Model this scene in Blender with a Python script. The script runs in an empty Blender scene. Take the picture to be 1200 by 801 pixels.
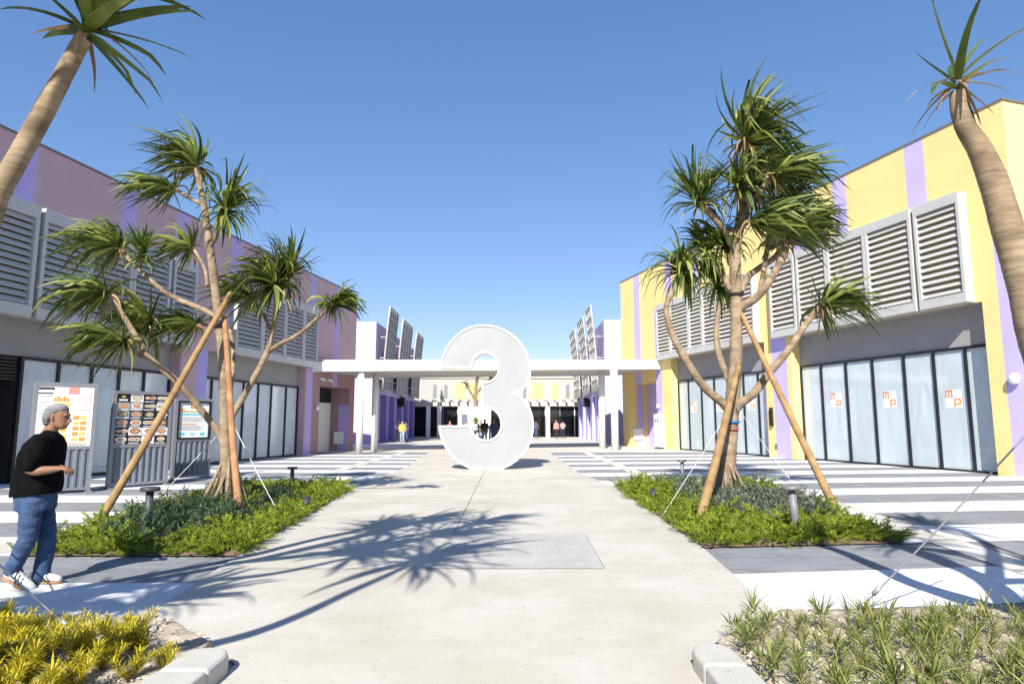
import bpy, bmesh, math, random
import numpy as np
from mathutils.geometry import tessellate_polygon
from mathutils import Vector, Matrix, noise as mnoise

R = math.radians
random.seed(11)
rng = np.random.default_rng(5)
SC = bpy.context.scene
COL = SC.collection

# ------------------------------------------------------------------ camera maths (used only to work out real positions)
FPX, CX, CY, HZ, EYE = 750.0, 600.0, 400.5, 495.0, 1.5
PIT = math.atan((HZ - CY) / FPX)
SP, CP = math.sin(PIT), math.cos(PIT)

def D(px, py):
    u = (px - CX) / FPX
    v = (CY - py) / FPX
    return Vector((u, CP - v * SP, SP + v * CP))

def G(px, py, z=0.0):
    d = D(px, py)
    t = (z - EYE) / d.z
    return Vector((t * d.x, t * d.y, z))

def at(px, py, Y):
    d = D(px, py)
    t = Y / d.y
    return Vector((t * d.x, Y, EYE + t * d.z))

# ------------------------------------------------------------------ object helpers
def mesh_obj(name, me, mats=None, parent=None):
    o = bpy.data.objects.new(name, me)
    COL.objects.link(o)
    if mats is not None:
        for m in (mats if isinstance(mats, (list, tuple)) else [mats]):
            me.materials.append(m)
    if parent is not None:
        o.parent = parent
    return o

def mesh_from(name, V, F, smooth=True):
    me = bpy.data.meshes.new(name); me.from_pydata(V, [], F)
    if smooth: me.polygons.foreach_set('use_smooth', [True] * len(F))
    me.update(); return me

def tag(o, label=None, cat=None, group=None, kind=None):
    if label: o['label'] = label
    if cat: o['category'] = cat
    if group: o['group'] = group
    if kind: o['kind'] = kind
    return o

def thing(name, label, cat, loc=(0, 0, 0), rz=0.0, group=None):
    o = bpy.data.objects.new(name, None)
    COL.objects.link(o)
    o.location = loc
    o.rotation_euler = (0, 0, rz)
    o.empty_display_size = 0.2
    return tag(o, label, cat, group)

def copy_tree(o, parent=None):
    c = o.copy()
    COL.objects.link(c)
    if parent is not None:
        c.parent = parent
    for ch in list(o.children):
        copy_tree(ch, c)
    return c

class MB:
    """collects faces, builds one mesh object"""
    def __init__(self):
        self.v, self.f, self.m, self.s = [], [], [], []
    def face(self, pts, mi=0, smooth=False):
        n = len(self.v)
        self.v += [tuple(p) for p in pts]
        self.f.append(tuple(range(n, n + len(pts))))
        self.m.append(mi); self.s.append(smooth)
    def box(self, lo, hi, mi=0, M=None):
        x0, y0, z0 = lo; x1, y1, z1 = hi
        p = [Vector(q) for q in [(x0,y0,z0),(x1,y0,z0),(x1,y1,z0),(x0,y1,z0),(x0,y0,z1),(x1,y0,z1),(x1,y1,z1),(x0,y1,z1)]]
        if M is not None: p = [M @ q for q in p]
        n = len(self.v)
        self.v += [tuple(q) for q in p]
        for f in [(0,3,2,1),(4,5,6,7),(0,1,5,4),(1,2,6,5),(2,3,7,6),(3,0,4,7)]:
            self.f.append(tuple(n + i for i in f)); self.m.append(mi); self.s.append(False)
    def tube(self, pts, rad, seg=12, mi=0, cap=True):
        pts = [Vector(p) for p in pts]
        N = len(pts)
        if not isinstance(rad, (list, tuple, np.ndarray)): rad = [rad] * N
        base = len(self.v)
        t0 = (pts[1] - pts[0]).normalized()
        a = t0.orthogonal().normalized()
        for i, p in enumerate(pts):
            t = (pts[min(i+1, N-1)] - pts[max(i-1, 0)]).normalized()
            a = (a - t * a.dot(t)).normalized()
            b = t.cross(a)
            for k in range(seg):
                an = 2 * math.pi * k / seg
                self.v.append(tuple(p + (a * math.cos(an) + b * math.sin(an)) * rad[i]))
        for i in range(N - 1):
            for k in range(seg):
                q = base + i * seg
                k2 = (k + 1) % seg
                self.f.append((q + k, q + k2, q + seg + k2, q + seg + k)); self.m.append(mi); self.s.append(True)
        if cap:
            self.f.append(tuple(base + k for k in reversed(range(seg)))); self.m.append(mi); self.s.append(False)
            self.f.append(tuple(base + (N-1)*seg + k for k in range(seg))); self.m.append(mi); self.s.append(False)
    def loft(self, secs, seg=20, mi=0):
        """secs: (centre, a-vector, b-vector, power) closed with caps"""
        base = len(self.v); N = len(secs)
        for sct in secs:
            c, a, b = Vector(sct[0]), Vector(sct[1]), Vector(sct[2])
            pw = sct[3] if len(sct) > 3 else 1.0
            for k in range(seg):
                an = 2 * math.pi * k / seg
                ca, sa = math.cos(an), math.sin(an)
                ca = math.copysign(abs(ca) ** pw, ca); sa = math.copysign(abs(sa) ** pw, sa)
                self.v.append(tuple(c + a * ca + b * sa))
        for i in range(N - 1):
            for k in range(seg):
                q = base + i * seg; k2 = (k + 1) % seg
                self.f.append((q + k, q + k2, q + seg + k2, q + seg + k)); self.m.append(mi); self.s.append(True)
        self.f.append(tuple(base + k for k in reversed(range(seg)))); self.m.append(mi); self.s.append(True)
        self.f.append(tuple(base + (N-1)*seg + k for k in range(seg))); self.m.append(mi); self.s.append(True)
    def ball(self, c, r, mi=0, seg=12, rings=8):
        c = Vector(c)
        if not isinstance(r, (tuple, list)): r = (r, r, r)
        secs = []
        for i in range(1, rings):
            th = math.pi * i / rings
            secs.append((c - Vector((0, 0, math.cos(th) * r[2])), (r[0] * math.sin(th), 0, 0), (0, r[1] * math.sin(th), 0)))
        self.loft(secs, seg, mi)
    def mesh(self, name, weld=False):
        me = bpy.data.meshes.new(name)
        me.from_pydata(self.v, [], self.f)
        me.polygons.foreach_set('material_index', self.m)
        me.polygons.foreach_set('use_smooth', self.s)
        me.update()
        if weld:
            bm = bmesh.new(); bm.from_mesh(me)
            bmesh.ops.remove_doubles(bm, verts=bm.verts, dist=1e-4)
            bm.to_mesh(me); bm.free()
        return me
    def build(self, name, mats, parent=None, weld=False, bevel=0.0):
        o = mesh_obj(name, self.mesh(name, weld), mats, parent)
        if bevel:
            md = o.modifiers.new('bevel', 'BEVEL'); md.width = bevel; md.segments = 2; md.limit_method = 'ANGLE'
        return o

def smooth_path(pts, step=0.08):
    """Catmull-Rom through (pos, radius) pairs"""
    P = [Vector(p[0]) for p in pts]; r = [p[1] for p in pts]
    op, orr = [], []
    for i in range(len(P) - 1):
        p0 = P[max(i-1, 0)]; p1 = P[i]; p2 = P[i+1]; p3 = P[min(i+2, len(P)-1)]
        n = max(2, int((p2 - p1).length / step))
        for k in range(n):
            t = k / n
            q = 0.5 * ((2*p1) + (p2-p0)*t + (2*p0-5*p1+4*p2-p3)*t*t + (3*p1-p0-3*p2+p3)*t**3)
            op.append(q); orr.append(r[i] + (r[i+1]-r[i]) * t)
    op.append(P[-1]); orr.append(r[-1])
    return op, orr

# ------------------------------------------------------------------ materials
def nodes_of(name):
    m = bpy.data.materials.new(name); m.use_nodes = True
    nt = m.node_tree; b = nt.nodes['Principled BSDF']
    return m, nt, b

def mat(name, col, rough=0.7, var=0.12, scale=3.0, bump=0.0, bscale=60.0, metal=0.0, spec=0.4, detail=6, fine=0.0):
    m, nt, b = nodes_of(name)
    N, L = nt.nodes, nt.links
    tc = N.new('ShaderNodeTexCoord')
    b.inputs['Roughness'].default_value = rough
    b.inputs['Metallic'].default_value = metal
    b.inputs['Specular IOR Level'].default_value = spec
    n = N.new('ShaderNodeTexNoise'); n.inputs['Scale'].default_value = scale; n.inputs['Detail'].default_value = detail
    L.new(tc.outputs['Object'], n.inputs['Vector'])
    r = N.new('ShaderNodeValToRGB')
    r.color_ramp.elements[0].position = 0.3; r.color_ramp.elements[1].position = 0.7
    r.color_ramp.elements[0].color = tuple(c * (1 - var) for c in col) + (1,)
    r.color_ramp.elements[1].color = tuple(min(1, c * (1 + var)) for c in col) + (1,)
    L.new(n.outputs['Fac'], r.inputs['Fac'])
    out = r.outputs['Color']
    if fine:
        n3 = N.new('ShaderNodeTexNoise'); n3.inputs['Scale'].default_value = bscale; n3.inputs['Detail'].default_value = 3
        L.new(tc.outputs['Object'], n3.inputs['Vector'])
        mr = N.new('ShaderNodeMapRange'); mr.inputs[1].default_value = .25; mr.inputs[2].default_value = .75
        mr.inputs[3].default_value = 1 - fine; mr.inputs[4].default_value = 1 + fine
        L.new(n3.outputs['Fac'], mr.inputs[0])
        mx = N.new('ShaderNodeVectorMath'); mx.operation = 'SCALE'
        L.new(out, mx.inputs[0]); L.new(mr.outputs[0], mx.inputs['Scale'])
        out = mx.outputs[0]
    L.new(out, b.inputs['Base Color'])
    if bump:
        n2 = N.new('ShaderNodeTexNoise'); n2.inputs['Scale'].default_value = bscale; n2.inputs['Detail'].default_value = 4
        L.new(tc.outputs['Object'], n2.inputs['Vector'])
        bp = N.new('ShaderNodeBump'); bp.inputs['Strength'].default_value = bump; bp.inputs['Distance'].default_value = 0.01
        L.new(n2.outputs['Fac'], bp.inputs['Height']); L.new(bp.outputs['Normal'], b.inputs['Normal'])
    return m

def leaf_mat(name, cols, trans=0.25, rough=0.45, scale=6.0):
    """foliage: colour differs per leaf (random per island) and along the blade"""
    m, nt, b = nodes_of(name)
    N, L = nt.nodes, nt.links
    g = N.new('ShaderNodeNewGeometry'); tc = N.new('ShaderNodeTexCoord')
    n = N.new('ShaderNodeTexNoise'); n.inputs['Scale'].default_value = scale
    L.new(tc.outputs['Object'], n.inputs['Vector'])
    ad = N.new('ShaderNodeMath'); ad.operation = 'MULTIPLY_ADD'; ad.inputs[1].default_value = 0.55
    mu = N.new('ShaderNodeMath'); mu.operation = 'MULTIPLY'; mu.inputs[1].default_value = 0.5
    L.new(n.outputs['Fac'], mu.inputs[0])
    L.new(g.outputs['Random Per Island'], ad.inputs[0]); L.new(mu.outputs[0], ad.inputs[2])
    r = N.new('ShaderNodeValToRGB')
    els = r.color_ramp.elements
    while len(els) < len(cols): els.new(0.5)
    for i, c in enumerate(cols):
        els[i].position = 0.12 + 0.76 * i / (len(cols) - 1); els[i].color = tuple(c) + (1,)
    L.new(ad.outputs[0], r.inputs['Fac'])
    L.new(r.outputs['Color'], b.inputs['Base Color'])
    b.inputs['Roughness'].default_value = rough
    b.inputs['Specular IOR Level'].default_value = 0.35
    tr = N.new('ShaderNodeBsdfTranslucent'); L.new(r.outputs['Color'], tr.inputs['Color'])
    mx = N.new('ShaderNodeMixShader'); mx.inputs[0].default_value = trans
    L.new(b.outputs[0], mx.inputs[1]); L.new(tr.outputs[0], mx.inputs[2])
    L.new(mx.outputs[0], nt.nodes['Material Output'].inputs['Surface'])
    return m

def paver_mat(name, col, bw=0.4, bh=0.1, var=0.1, mortar=0.75, rough=0.8):
    m, nt, b = nodes_of(name)
    N, L = nt.nodes, nt.links
    tc = N.new('ShaderNodeTexCoord')
    br = N.new('ShaderNodeTexBrick')
    br.inputs['Scale'].default_value = 1.0
    br.inputs['Brick Width'].default_value = bw; br.inputs['Row Height'].default_value = bh
    br.inputs['Mortar Size'].default_value = 0.004; br.inputs['Mortar Smooth'].default_value = 0.2
    br.inputs['Color1'].default_value = tuple(c * (1 + var) for c in col) + (1,)
    br.inputs['Color2'].default_value = tuple(c * (1 - var) for c in col) + (1,)
    br.inputs['Mortar'].default_value = tuple(c * mortar for c in col) + (1,)
    L.new(tc.outputs['Object'], br.inputs['Vector'])
    n = N.new('ShaderNodeTexNoise'); n.inputs['Scale'].default_value = 1.3; n.inputs['Detail'].default_value = 8
    n.inputs['Roughness'].default_value = 0.65
    L.new(tc.outputs['Object'], n.inputs['Vector'])
    mr = N.new('ShaderNodeMapRange'); mr.inputs[1].default_value = .3; mr.inputs[2].default_value = .7
    mr.inputs[3].default_value = 0.84; mr.inputs[4].default_value = 1.1
    L.new(n.outputs['Fac'], mr.inputs[0])
    mx = N.new('ShaderNodeVectorMath'); mx.operation = 'SCALE'
    L.new(br.outputs['Color'], mx.inputs[0]); L.new(mr.outputs[0], mx.inputs['Scale'])
    L.new(mx.outputs[0], b.inputs['Base Color'])
    b.inputs['Roughness'].default_value = rough; b.inputs['Specular IOR Level'].default_value = 0.3
    bp = N.new('ShaderNodeBump'); bp.inputs['Strength'].default_value = 0.3; bp.inputs['Distance'].default_value = 0.004
    L.new(n.outputs['Fac'], bp.inputs['Height']); L.new(bp.outputs['Normal'], b.inputs['Normal'])
    return m

def concrete_mat(name, col):
    """trowelled concrete with drifting stains, streaks and fine grain"""
    m, nt, b = nodes_of(name)
    N, L = nt.nodes, nt.links
    tc = N.new('ShaderNodeTexCoord')
    def noise(sc, det, vec=None, rough=0.6):
        n = N.new('ShaderNodeTexNoise'); n.inputs['Scale'].default_value = sc; n.inputs['Detail'].default_value = det
        n.inputs['Roughness'].default_value = rough
        L.new(vec or tc.outputs['Object'], n.inputs['Vector']); return n
    mp = N.new('ShaderNodeMapping'); mp.inputs['Scale'].default_value = (0.35, 2.2, 1)
    L.new(tc.outputs['Object'], mp.inputs['Vector'])
    n1 = noise(0.7, 9, None, 0.68); n2 = noise(3.0, 6, mp.outputs[0]); n3 = noise(90, 3)
    r = N.new('ShaderNodeValToRGB')
    e = r.color_ramp.elements
    e[0].position = 0.32; e[1].position = 0.68
    e[0].color = (col[0]*.84, col[1]*.81, col[2]*.74, 1); e[1].color = (col[0]*1.06, col[1]*1.06, col[2]*1.06, 1)
    L.new(n1.outputs['Fac'], r.inputs['Fac'])
    def rng_(n, lo, hi, a=.3, c=.7):
        mr = N.new('ShaderNodeMapRange'); mr.inputs[1].default_value = a; mr.inputs[2].default_value = c
        mr.inputs[3].default_value = lo; mr.inputs[4].default_value = hi
        L.new(n.outputs['Fac'], mr.inputs[0]); return mr
    a1 = rng_(n2, .965, 1.02); a2 = rng_(n3, .9, 1.08)
    mu = N.new('ShaderNodeMath'); mu.operation = 'MULTIPLY'
    L.new(a1.outputs[0], mu.inputs[0]); L.new(a2.outputs[0], mu.inputs[1])
    n4 = noise(.33, 5, None, .6); n4.inputs['Distortion'].default_value = .8
    st = N.new('ShaderNodeMix'); st.data_type = 'RGBA'
    sr = rng_(n4, 0, .55, .5, .72); L.new(sr.outputs[0], st.inputs[0])
    L.new(r.outputs['Color'], st.inputs[6]); st.inputs[7].default_value = (col[0]*.80, col[1]*.75, col[2]*.66, 1)
    n5 = noise(14, 2, None, .5); sp_ = rng_(n5, 1, .86, .66, .72)
    mu2 = N.new('ShaderNodeMath'); mu2.operation = 'MULTIPLY'; L.new(mu.outputs[0], mu2.inputs[0]); L.new(sp_.outputs[0], mu2.inputs[1])
    mx = N.new('ShaderNodeVectorMath'); mx.operation = 'SCALE'
    L.new(st.outputs[2], mx.inputs[0]); L.new(mu2.outputs[0], mx.inputs['Scale'])
    L.new(mx.outputs[0], b.inputs['Base Color'])
    b.inputs['Roughness'].default_value = 0.85; b.inputs['Specular IOR Level'].default_value = 0.25
    bp = N.new('ShaderNodeBump'); bp.inputs['Strength'].default_value = 0.25; bp.inputs['Distance'].default_value = 0.004
    L.new(n3.outputs['Fac'], bp.inputs['Height']); L.new(bp.outputs['Normal'], b.inputs['Normal'])
    return m

def film_mat(name, col):
    """glazing lined with a pale sheet of film, faint creases"""
    m, nt, b = nodes_of(name)
    N, L = nt.nodes, nt.links
    tc = N.new('ShaderNodeTexCoord')
    mp = N.new('ShaderNodeMapping'); mp.inputs['Scale'].default_value = (1.2, 1.0, 0.35); mp.inputs['Rotation'].default_value = (0, 0.5, 0)
    L.new(tc.outputs['Object'], mp.inputs['Vector'])
    n = N.new('ShaderNodeTexNoise'); n.inputs['Scale'].default_value = 1.6; n.inputs['Detail'].default_value = 5; n.inputs['Distortion'].default_value = 1.2
    L.new(mp.outputs[0], n.inputs['Vector'])
    r = N.new('ShaderNodeValToRGB'); e = r.color_ramp.elements
    e[0].position = .35; e[1].position = .65
    e[0].color = tuple(c * .93 for c in col) + (1,); e[1].color = tuple(min(1, c * 1.06) for c in col) + (1,)
    L.new(n.outputs['Fac'], r.inputs['Fac']); L.new(r.outputs['Color'], b.inputs['Base Color'])
    b.inputs['Roughness'].default_value = 0.5; b.inputs['Specular IOR Level'].default_value = 0.3
    b.inputs['Coat Weight'].default_value = 1.0; b.inputs['Coat Roughness'].default_value = 0.02; b.inputs['Coat IOR'].default_value = 1.5
    bp = N.new('ShaderNodeBump'); bp.inputs['Strength'].default_value = 0.35; bp.inputs['Distance'].default_value = 0.05
    L.new(n.outputs['Fac'], bp.inputs['Height']); L.new(bp.outputs['Normal'], b.inputs['Normal'])
    return m

def perforated_mat(name, col, pitch=0.05):
    m, nt, b = nodes_of(name)
    N, L = nt.nodes, nt.links
    tc = N.new('ShaderNodeTexCoord')
    v = N.new('ShaderNodeTexVoronoi'); v.inputs['Scale'].default_value = 1 / pitch; v.inputs['Randomness'].default_value = 0.0
    L.new(tc.outputs['Object'], v.inputs['Vector'])
    r = N.new('ShaderNodeValToRGB'); e = r.color_ramp.elements
    e[0].position = .22; e[1].position = .3
    e[0].color = tuple(c * .62 for c in col) + (1,); e[1].color = tuple(col) + (1,)
    L.new(v.outputs['Distance'], r.inputs['Fac'])
    n = N.new('ShaderNodeTexNoise'); n.inputs['Scale'].default_value = 1.1; n.inputs['Detail'].default_value = 5
    L.new(tc.outputs['Object'], n.inputs['Vector'])
    mr = N.new('ShaderNodeMapRange'); mr.inputs[1].default_value = .3; mr.inputs[2].default_value = .7
    mr.inputs[3].default_value = .93; mr.inputs[4].default_value = 1.05
    L.new(n.outputs['Fac'], mr.inputs[0])
    mx = N.new('ShaderNodeVectorMath'); mx.operation = 'SCALE'
    L.new(r.outputs['Color'], mx.inputs[0]); L.new(mr.outputs[0], mx.inputs['Scale'])
    br = N.new('ShaderNodeTexBrick'); br.inputs['Scale'].default_value = 1
    br.inputs['Brick Width'].default_value = 1.22; br.inputs['Row Height'].default_value = .61; br.inputs['Mortar Size'].default_value = .009
    br.inputs['Color1'].default_value = (1, 1, 1, 1); br.inputs['Color2'].default_value = (.985, .985, .988, 1); br.inputs['Mortar'].default_value = (.93, .93, .93, 1)
    mq = N.new('ShaderNodeMapping'); mq.inputs['Rotation'].default_value = (-math.pi / 2, 0, 0)
    L.new(tc.outputs['Object'], mq.inputs['Vector']); L.new(mq.outputs[0], br.inputs['Vector'])
    mm = N.new('ShaderNodeVectorMath'); mm.operation = 'MULTIPLY'
    L.new(mx.outputs[0], mm.inputs[0]); L.new(br.outputs['Color'], mm.inputs[1])
    L.new(mm.outputs[0], b.inputs['Base Color'])
    b.inputs['Roughness'].default_value = .45
    return m

def bark_mat(name, c0, c1, zs=1.0):
    m, nt, b = nodes_of(name)
    N, L = nt.nodes, nt.links
    tc = N.new('ShaderNodeTexCoord')
    mp = N.new('ShaderNodeMapping'); mp.inputs['Scale'].default_value = (3, 3, 26 * zs)
    L.new(tc.outputs['Object'], mp.inputs['Vector'])
    n = N.new('ShaderNodeTexNoise'); n.inputs['Scale'].default_value = 1.0; n.inputs['Detail'].default_value = 6; n.inputs['Roughness'].default_value = .7
    L.new(mp.outputs[0], n.inputs['Vector'])
    n2 = N.new('ShaderNodeTexNoise'); n2.inputs['Scale'].default_value = 5; n2.inputs['Detail'].default_value = 6
    L.new(tc.outputs['Object'], n2.inputs['Vector'])
    mu = N.new('ShaderNodeMath'); mu.operation = 'MULTIPLY_ADD'; mu.inputs[1].default_value = .5
    h = N.new('ShaderNodeMath'); h.operation = 'MULTIPLY'; h.inputs[1].default_value = .5
    L.new(n2.outputs['Fac'], h.inputs[0]); L.new(n.outputs['Fac'], mu.inputs[0]); L.new(h.outputs[0], mu.inputs[2])
    r = N.new('ShaderNodeValToRGB'); e = r.color_ramp.elements
    e[0].position = .34; e[1].position = .62
    e[0].color = tuple(c0) + (1,); e[1].color = tuple(c1) + (1,)
    L.new(mu.outputs[0], r.inputs['Fac']); L.new(r.outputs['Color'], b.inputs['Base Color'])
    b.inputs['Roughness'].default_value = .85; b.inputs['Specular IOR Level'].default_value = .2
    bp = N.new('ShaderNodeBump'); bp.inputs['Strength'].default_value = .5; bp.inputs['Distance'].default_value = .012
    L.new(mu.outputs[0], bp.inputs['Height']); L.new(bp.outputs['Normal'], b.inputs['Normal'])
    return m

def dish_mat(name, a, b_, c):
    m, nt, b = nodes_of(name)
    N, L = nt.nodes, nt.links
    tc = N.new('ShaderNodeTexCoord')
    n = N.new('ShaderNodeTexNoise'); n.inputs['Scale'].default_value = 22; n.inputs['Detail'].default_value = 3
    L.new(tc.outputs['Object'], n.inputs['Vector'])
    r = N.new('ShaderNodeValToRGB'); e = r.color_ramp.elements
    e[0].position = .38; e[1].position = .62; x = e.new(.5)
    e[0].color = tuple(a) + (1,); e[1].color = tuple(b_) + (1,); e[2].color = tuple(c) + (1,)
    L.new(n.outputs['Fac'], r.inputs['Fac']); L.new(r.outputs['Color'], b.inputs['Base Color'])
    b.inputs['Roughness'].default_value = .35
    return m

M = {}
M['ground'] = mat('ground concrete', (.42, .41, .38), .9, .12, .3, .2, 40)
M['road'] = mat('road grit', (.36, .34, .30), .95, .22, 1.6, .9, 60, fine=.45)
M['grey_paver'] = paver_mat('grey pavers', (.235, .24, .25), .3, .1, .12)
M['white_paver'] = paver_mat('white pavers', (.66, .66, .66), .6, .3, .03, .9)
M['concrete'] = concrete_mat('path concrete', (.51, .487, .44))
M['concrete_pale'] = concrete_mat('pale concrete', (.55, .535, .5))
M['joint'] = mat('joint', (.16, .155, .14), .9, .2)
M['hatch'] = paver_mat('ribbed panel', (.43, .415, .385), .12, .05, .05, .85)
M['kerb'] = concrete_mat('kerb concrete', (.5, .49, .46))
M['soil'] = mat('sandy soil', (.36, .31, .24), .95, .3, 4, .8, 30, fine=.3)
M['dark_soil'] = mat('dark soil', (.16, .11, .07), .95, .35, 5, .8, 30, fine=.3)
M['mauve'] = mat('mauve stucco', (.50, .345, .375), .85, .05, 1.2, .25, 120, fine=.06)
M['mauve_shade'] = mat('shaded mauve stucco', (.37, .225, .245), .85, .05, 1.2, .25, 120)  # shade at the wall's far end put into the colour
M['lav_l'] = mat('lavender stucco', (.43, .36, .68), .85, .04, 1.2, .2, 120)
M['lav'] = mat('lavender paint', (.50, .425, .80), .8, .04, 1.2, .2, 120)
M['lav_pale'] = mat('pale lavender paint', (.50, .43, .69), .8, .03, .6, .1, 120)
M['violet'] = mat('shaded lavender paint', (.30, .22, .56), .8, .05, 1.2)  # darker lavender, shade on the left piers put into the colour
M['end_wall'] = mat('off white wall', (.40, .385, .35), .8, .05)
M['yellow_pale'] = mat('pale yellow paint', (.72, .60, .20), .8, .05)
M['yellow'] = mat('yellow stucco', (.77, .60, .25), .85, .04, .9, .25, 120, fine=.05)
M['white'] = mat('white paint', (.80, .80, .78), .5, .03, 1.5)
M['white_metal'] = mat('white coated metal', (.80, .81, .81), .35, .02, 2)
M['soffit'] = mat('soffit', (.50, .47, .42), .7, .05, 1.5)
M['grey_band'] = mat('grey render', (.30, .285, .275), .85, .05, 1.5, .2, 120, fine=.05)
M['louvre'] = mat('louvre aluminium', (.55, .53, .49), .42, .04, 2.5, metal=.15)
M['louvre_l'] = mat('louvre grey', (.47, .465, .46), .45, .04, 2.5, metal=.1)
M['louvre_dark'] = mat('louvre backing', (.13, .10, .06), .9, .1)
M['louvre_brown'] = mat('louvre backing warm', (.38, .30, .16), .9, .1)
M['black'] = mat('black frame', (.012, .013, .015), .4, .1)
M['coping'] = mat('coping', (.16, .14, .14), .5, .05)
M['film_r'] = film_mat('window film blue', (.48, .55, .58))
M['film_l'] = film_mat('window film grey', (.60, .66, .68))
M['dark_room'] = mat('dark interior', (.02, .02, .022), .8, .2)  # near-black colour stands for the unlit depth of openings
M['dark_glass'] = mat('dark glass', (.015, .018, .022), .06, .1, spec=.6)
M['paper'] = mat('paper', (.8, .8, .8), .5, .02)
M['orange'] = mat('orange print', (.72, .25, .05), .5, .05)
M['brown_print'] = mat('brown orange print', (.55, .20, .06), .5, .05)
M['three_face'] = perforated_mat('perforated white sheet', (.325, .333, .34))
M['screen'] = mat('perforated screen', (.40, .385, .36), .6, .06, 2, .3, 25)
M['screen_frame'] = mat('screen frame', (.45, .44, .42), .5, .05)
M['post'] = mat('charcoal metal', (.05, .052, .058), .5, .12, 8)
M['post_grey'] = mat('grey metal lamp', (.17, .17, .175), .45, .1, 8)
M['steel'] = mat('board steel', (.23, .24, .26), .45, .06, 3, metal=.3)
M['corr'] = mat('corrugated panel', (.13, .145, .175), .5, .06, 3)
M['bark'] = bark_mat('ringed bark', (.11, .078, .048), (.35, .262, .17))
M['bark_far'] = bark_mat('pale bark', (.12, .082, .05), (.36, .272, .18), .6)
M['root'] = bark_mat('root bark', (.14, .095, .06), (.35, .27, .185), .3)
M['bamboo'] = bark_mat('bamboo pole', (.19, .11, .05), (.36, .235, .11), .15)
M['bamboo_red'] = bark_mat('brown bamboo pole', (.22, .10, .05), (.42, .24, .12), .15)
M['node'] = mat('pole node', (.16, .10, .05), .7, .2)
M['wire'] = mat('steel cable', (.45, .46, .47), .35, .1, metal=.5)
M['string'] = mat('white string', (.6, .6, .58), .7, .1)
M['strap_blue'] = mat('blue strap', (.03, .17, .42), .5, .1)
M['strap_red'] = mat('red strap', (.5, .06, .05), .5, .1)
M['strap_black'] = mat('black tie', (.015, .015, .02), .6, .1)
M['leaf'] = leaf_mat('pandanus leaf', [(.012, .026, .007), (.05, .085, .014), (.145, .19, .03), (.37, .37, .10)], .25)  # darkest tone lowered to stand for shadow among the leaves
M['leaf_lite'] = leaf_mat('young pandanus leaf', [(.05, .11, .02), (.12, .19, .035), (.24, .29, .07)], .3)
M['leaf_dead'] = leaf_mat('withered leaf', [(.16, .09, .045), (.30, .19, .09), (.42, .31, .17)], .15, .8)
M['juniper'] = leaf_mat('bright ground cover', [(.045, .09, .008), (.18, .25, .018), (.42, .45, .05)], .35, .6, 1.5)
M['sage_dark'] = leaf_mat('dark green ground cover', [(.025, .05, .022), (.06, .10, .045), (.13, .18, .09)], .25, .7, 1.5)
M['sage'] = leaf_mat('grey green ground cover', [(.06, .09, .05), (.15, .18, .115), (.29, .32, .23)], .25, .7, 1.5)
M['yellow_leaf'] = leaf_mat('yellow leaves', [(.20, .24, .02), (.50, .42, .025), (.74, .58, .04)], .3, .5, 3)
M['grass_leaf'] = leaf_mat('strappy green leaves', [(.04, .08, .02), (.14, .18, .04), (.29, .30, .08), (.46, .40, .18)], .3, .5, 3)
M['stem'] = mat('stem', (.14, .11, .05), .8, .2)
M['skin'] = mat('skin', (.27, .135, .08), .55, .08, 20)  # darkened to carry the tree shade falling on the man
M['skin2'] = mat('pale skin', (.55, .35, .26), .55, .08, 20)
M['hair_grey'] = bark_mat('grey hair', (.06, .06, .063), (.30, .30, .31), 4)
M['hair_black'] = mat('black hair', (.015, .012, .012), .5, .3, 40)
M['tee_black'] = mat('black tee', (.0045, .0045, .0055), .95, .3, 12, .2, 200, spec=.08)
M['lip'] = mat('lips', (.26, .11, .09), .5, .1)
M['eye'] = mat('eye', (.02, .015, .012), .2, .1)

def denim_mat():
    m, nt, b = nodes_of('blue denim')
    N, L = nt.nodes, nt.links
    tc = N.new('ShaderNodeTexCoord')
    n = N.new('ShaderNodeTexNoise'); n.inputs['Scale'].default_value = 7; n.inputs['Detail'].default_value = 8; n.inputs['Roughness'].default_value = .7
    L.new(tc.outputs['Object'], n.inputs['Vector'])
    r = N.new('ShaderNodeValToRGB'); e = r.color_ramp.elements
    e[0].position = .3; e[1].position = .75
    e[0].color = (.008, .024, .07, 1); e[1].color = (.06, .11, .22, 1)
    L.new(n.outputs['Fac'], r.inputs['Fac']); L.new(r.outputs['Color'], b.inputs['Base Color'])
    b.inputs['Roughness'].default_value = .9
    return m
M['denim'] = denim_mat()

# ------------------------------------------------------------------ world, sun, camera
SUNH = Vector((-0.205, -0.979, 0)).normalized()
ELEV = R(39)
w = bpy.data.worlds.new("World"); SC.world = w; w.use_nodes = True
sky = w.node_tree.nodes.new('ShaderNodeTexSky')
sky.sky_type = 'NISHITA'; sky.sun_disc = False
sky.sun_elevation = ELEV
sky.sun_rotation = math.atan2(SUNH.x, SUNH.y)
sky.altitude = 0; sky.air_density = 1.0; sky.dust_density = 0.1; sky.ozone_density = 3.0
gm = w.node_tree.nodes.new('ShaderNodeGamma'); gm.inputs[1].default_value = 0.66
hs = w.node_tree.nodes.new('ShaderNodeHueSaturation'); hs.inputs['Saturation'].default_value = 1.42; hs.inputs['Value'].default_value = 1.12
w.node_tree.links.new(sky.outputs[0], gm.inputs[0]); w.node_tree.links.new(gm.outputs[0], hs.inputs['Color'])
tint = w.node_tree.nodes.new('ShaderNodeMix'); tint.data_type = 'RGBA'; tint.blend_type = 'MULTIPLY'; tint.inputs[0].default_value = 1
tint.inputs[7].default_value = (1.0, .90, 1.0, 1)
w.node_tree.links.new(hs.outputs[0], tint.inputs[6])
w.node_tree.links.new(tint.outputs[2], w.node_tree.nodes['Background'].inputs[0])
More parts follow.
